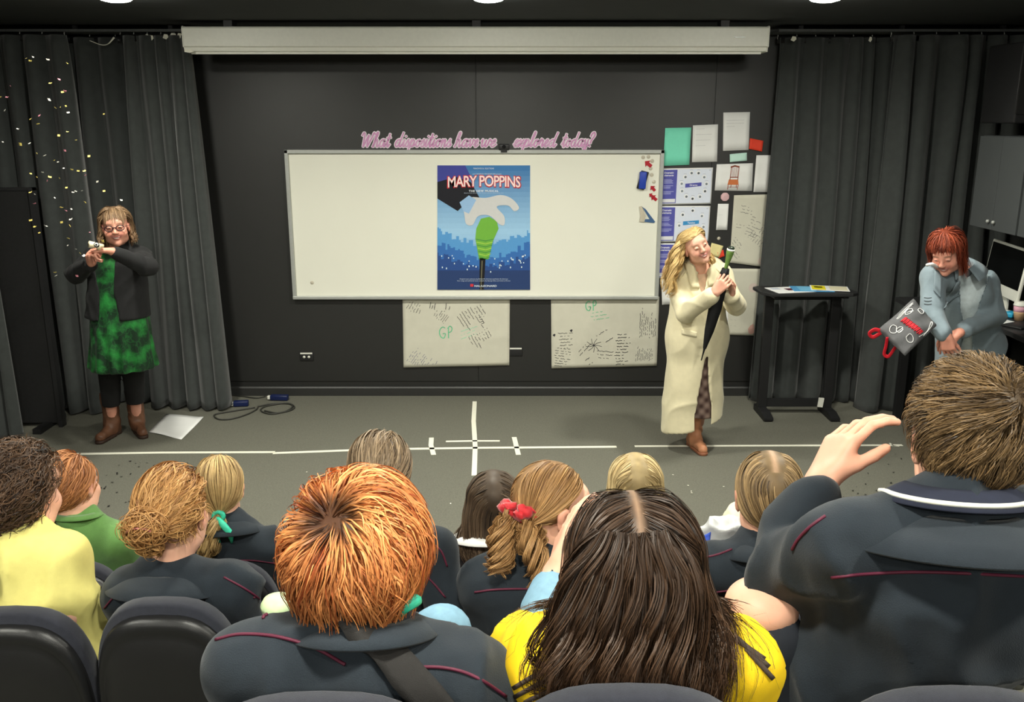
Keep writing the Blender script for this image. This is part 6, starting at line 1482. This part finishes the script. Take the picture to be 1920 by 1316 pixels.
f = Field(); torso(f, N, P, SLp, SRp, p.fwd, e=.01, rc=.14, rw=.13, rh=.145); f.plane(N + (0, 0, .01), (0, 0, 1)); cloth('blouse', f, .009, mat('pale_satin', rgb(206, 218, 222), rough=.4), p.o, .004)
f = Field()
for q in (-1, 1): f.cap(P + (q*.07, 0, 0), np.array((P[0] + q*.09, P[1] + .02, .05)), .10, .07, .04)
cloth('dark_trousers', f, .012, M_TROUS, p.o, .004)
M_GREY = mat('blue_grey_wool', rgb(126, 140, 148), rough=.95, var=.06, scale=30, bump=.3, bscale=500, sheen=.15, spec=.15)
f = Field(); torso(f, N, P, SLp, SRp, p.fwd, e=.03, rc=.14, rw=.14, rh=.165, fl=1.25); Hc = np.array((P[0] + .02, P[1] + .03, .5)); f.cap(P, Hc, .18, .23, .06, (p.fwd, 1.2)); f.shell(.02); f.plane((0, 0, .5), (0, 0, -1))
wedge(f, P, p.B, (.08, .05, .02, .03, .08, .1), (.5, .8, .98, 1.1, 1.4, 1.6), .02)
for S_, A in ((SLp, aL), (SRp, aR)): f.chain([S_, A[0], A[0] + (A[1] - A[0]) * .88], [.070, .062, .048], .03)
p.jo = cloth('coat', f, .0105, M_GREY, p.o, .010, fr=(8, 8, 4), seed=61)
cf = Field(); torso(cf, N, P, SLp, SRp, p.fwd, e=.03, rc=.14, rw=.14, rh=.165, fl=1.25)
patch(p.jo, [(1790, 530), (1804, 520), (1798, 552), (1766, 580)], p.o, M_GREY, 'lapel', 6, 8, .014, .007); patch(p.jo, [(1752, 505), (1764, 520), (1762, 560), (1750, 545)], p.o, M_GREY, 'lapel', 5, 6, .012, .006)
patch(p.jo, [(1786, 508), (1812, 505), (1806, 522), (1788, 524)], p.o, M_GREY, 'lapel_notch', 5, 4, .016, .006)
collar(N + (0, 0, .01), p.B @ rot(0, -16), .082, .08, .05, .06, M_GREY, p.o, gap=48)
MB().tube(catmull([PY(1738, 497, 5.24), PY(1747, 495, 5.2), PY(1758, 500, 5.24)], 4), .009, 10).out('white_collar', M_PAPER, p.o)
for k in range(3): piping(p.jo, [(1733, 558 + 6 * k), (1740, 559 + 6 * k), (1747, 558 + 6 * k)], p.o, .002, M_BLACK, name='sleeve_seam')
h = p.hair((78, 26, 16), (176, 84, 56), 62); h.base(.008)
h.scalp(2800, fl_crown((0, -.02, .12), 1.3), 14, .0135, .003, (.008, .026), clump=.16, wave=.15, wf=1.5, lenfn=lambda u: 1 - .62 * np.clip(u[:, 1] / .45, 0, 1) * (np.abs(u[:, 0]) < .72), hugz=-.05)
h.scalp(900, lambda P_, t, u: np.stack([P_[:, 0] * 2, .6 + 0 * P_[:, 0], -.7 + 0 * P_[:, 0]], 1), 5, .012, .003, (.008, .016), clump=.08, cond=lambda u: (u[:, 1] > .1) & (np.abs(u[:, 0]) < .6) & (u[:, 2] > .25), hugz=-.06)
h.build(p.o)
# tote bag hanging upside down from her hand
q = [PY(1647, 618, 5.15), PY(1713, 561, 5.2), PY(1756, 610, 5.06), PY(1697, 667, 5.0)]; nB = nrm(np.cross(q[1] - q[0], q[3] - q[0])); nB = nB if nB[1] < 0 else -nB
e = empty('tote_bag', q[2], 'black tote bag with white doodles and red handles held upside down', 'bag')
bl = lambda u, v: (q[0] * (1-u) + q[1] * u) * (1-v) + (q[3] * (1-u) + q[2] * u) * v
bulge = lambda u, v: nB * (.028 * (16 * u * (1-u) * v * (1-v)) ** .6 + .006 * math.sin(9*u + 4*v) + .004 * math.sin(15 * v - 6 * u))
M = MB().grid(lambda u, v: bl(u, 1 - v) + bulge(u, 1 - v) + nB * .003, 14, 14).grid(lambda u, v: bl(u, v) - bulge(u, v) * .6 - nB * .003, 14, 14); M.out('bag', mat('charcoal_canvas', rgb(92, 92, 94), rough=.9, bump=.2, bscale=600), e, solid=.002)
M = MB(); T = lambda u, v: bl(u, v) + bulge(u, v) + nB * .006
rr = random.Random(2)
def doodle(pts, w, col, close=False):
    P_ = catmull([(a, b, 0) for a, b in (pts + pts[:1] if close else pts)], 4); M.tube([T(a[0], a[1]) for a in P_], w, 5, col)
for cu, cv, ru, rv in ((.2, .3, .08, .10), (.3, .42, .07, .08), (.33, .78, .07, .10), (.72, .22, .09, .07), (.93, .42, .05, .1)):
    doodle([(cu + ru * math.cos(a) * rr.uniform(.8, 1.2), cv + rv * math.sin(a) * rr.uniform(.8, 1.2)) for a in np.linspace(0, 5.5, 8)], .0022, (.75, .75, .75), True)
for b in ([(.5, .08), (.92, .10), (.5, .16), (.46, .12), (.9, .13)], [(.5, .92), (.75, .95), (.95, .84), (.9, .93), (.6, .97)], [(.66, .2), (.8, .3), (.72, .27)], [(.22, .42), (.38, .44)], [(.23, .46), (.36, .48)]): doodle(b, .0022, (.75, .75, .75))
for k in range(7): x = .50 + .012 * k; v = .28 + .09 * k; doodle([(x - .07, v), (x + .07, v + .02), (x - .04, v + .05), (x + .08, v + .06)], .004, rgb(206, 40, 52))
M.out('print', M_PRINT, e, vcol=True)
M_HAN = mat('red_webbing', rgb(198, 24, 40), rough=.6)
for pts in ([(1650, 620), (1640, 618), (1630, 625), (1637, 632), (1652, 624)], [(1664, 632), (1661, 650), (1658, 664), (1666, 668), (1676, 655), (1684, 644)]):
    MB().tube(catmull([PY(x, y, 5.09) for x, y in pts], 5), .011, 8, flat=np.array((0.3, -1, .2))).out('handle', M_HAN, e)
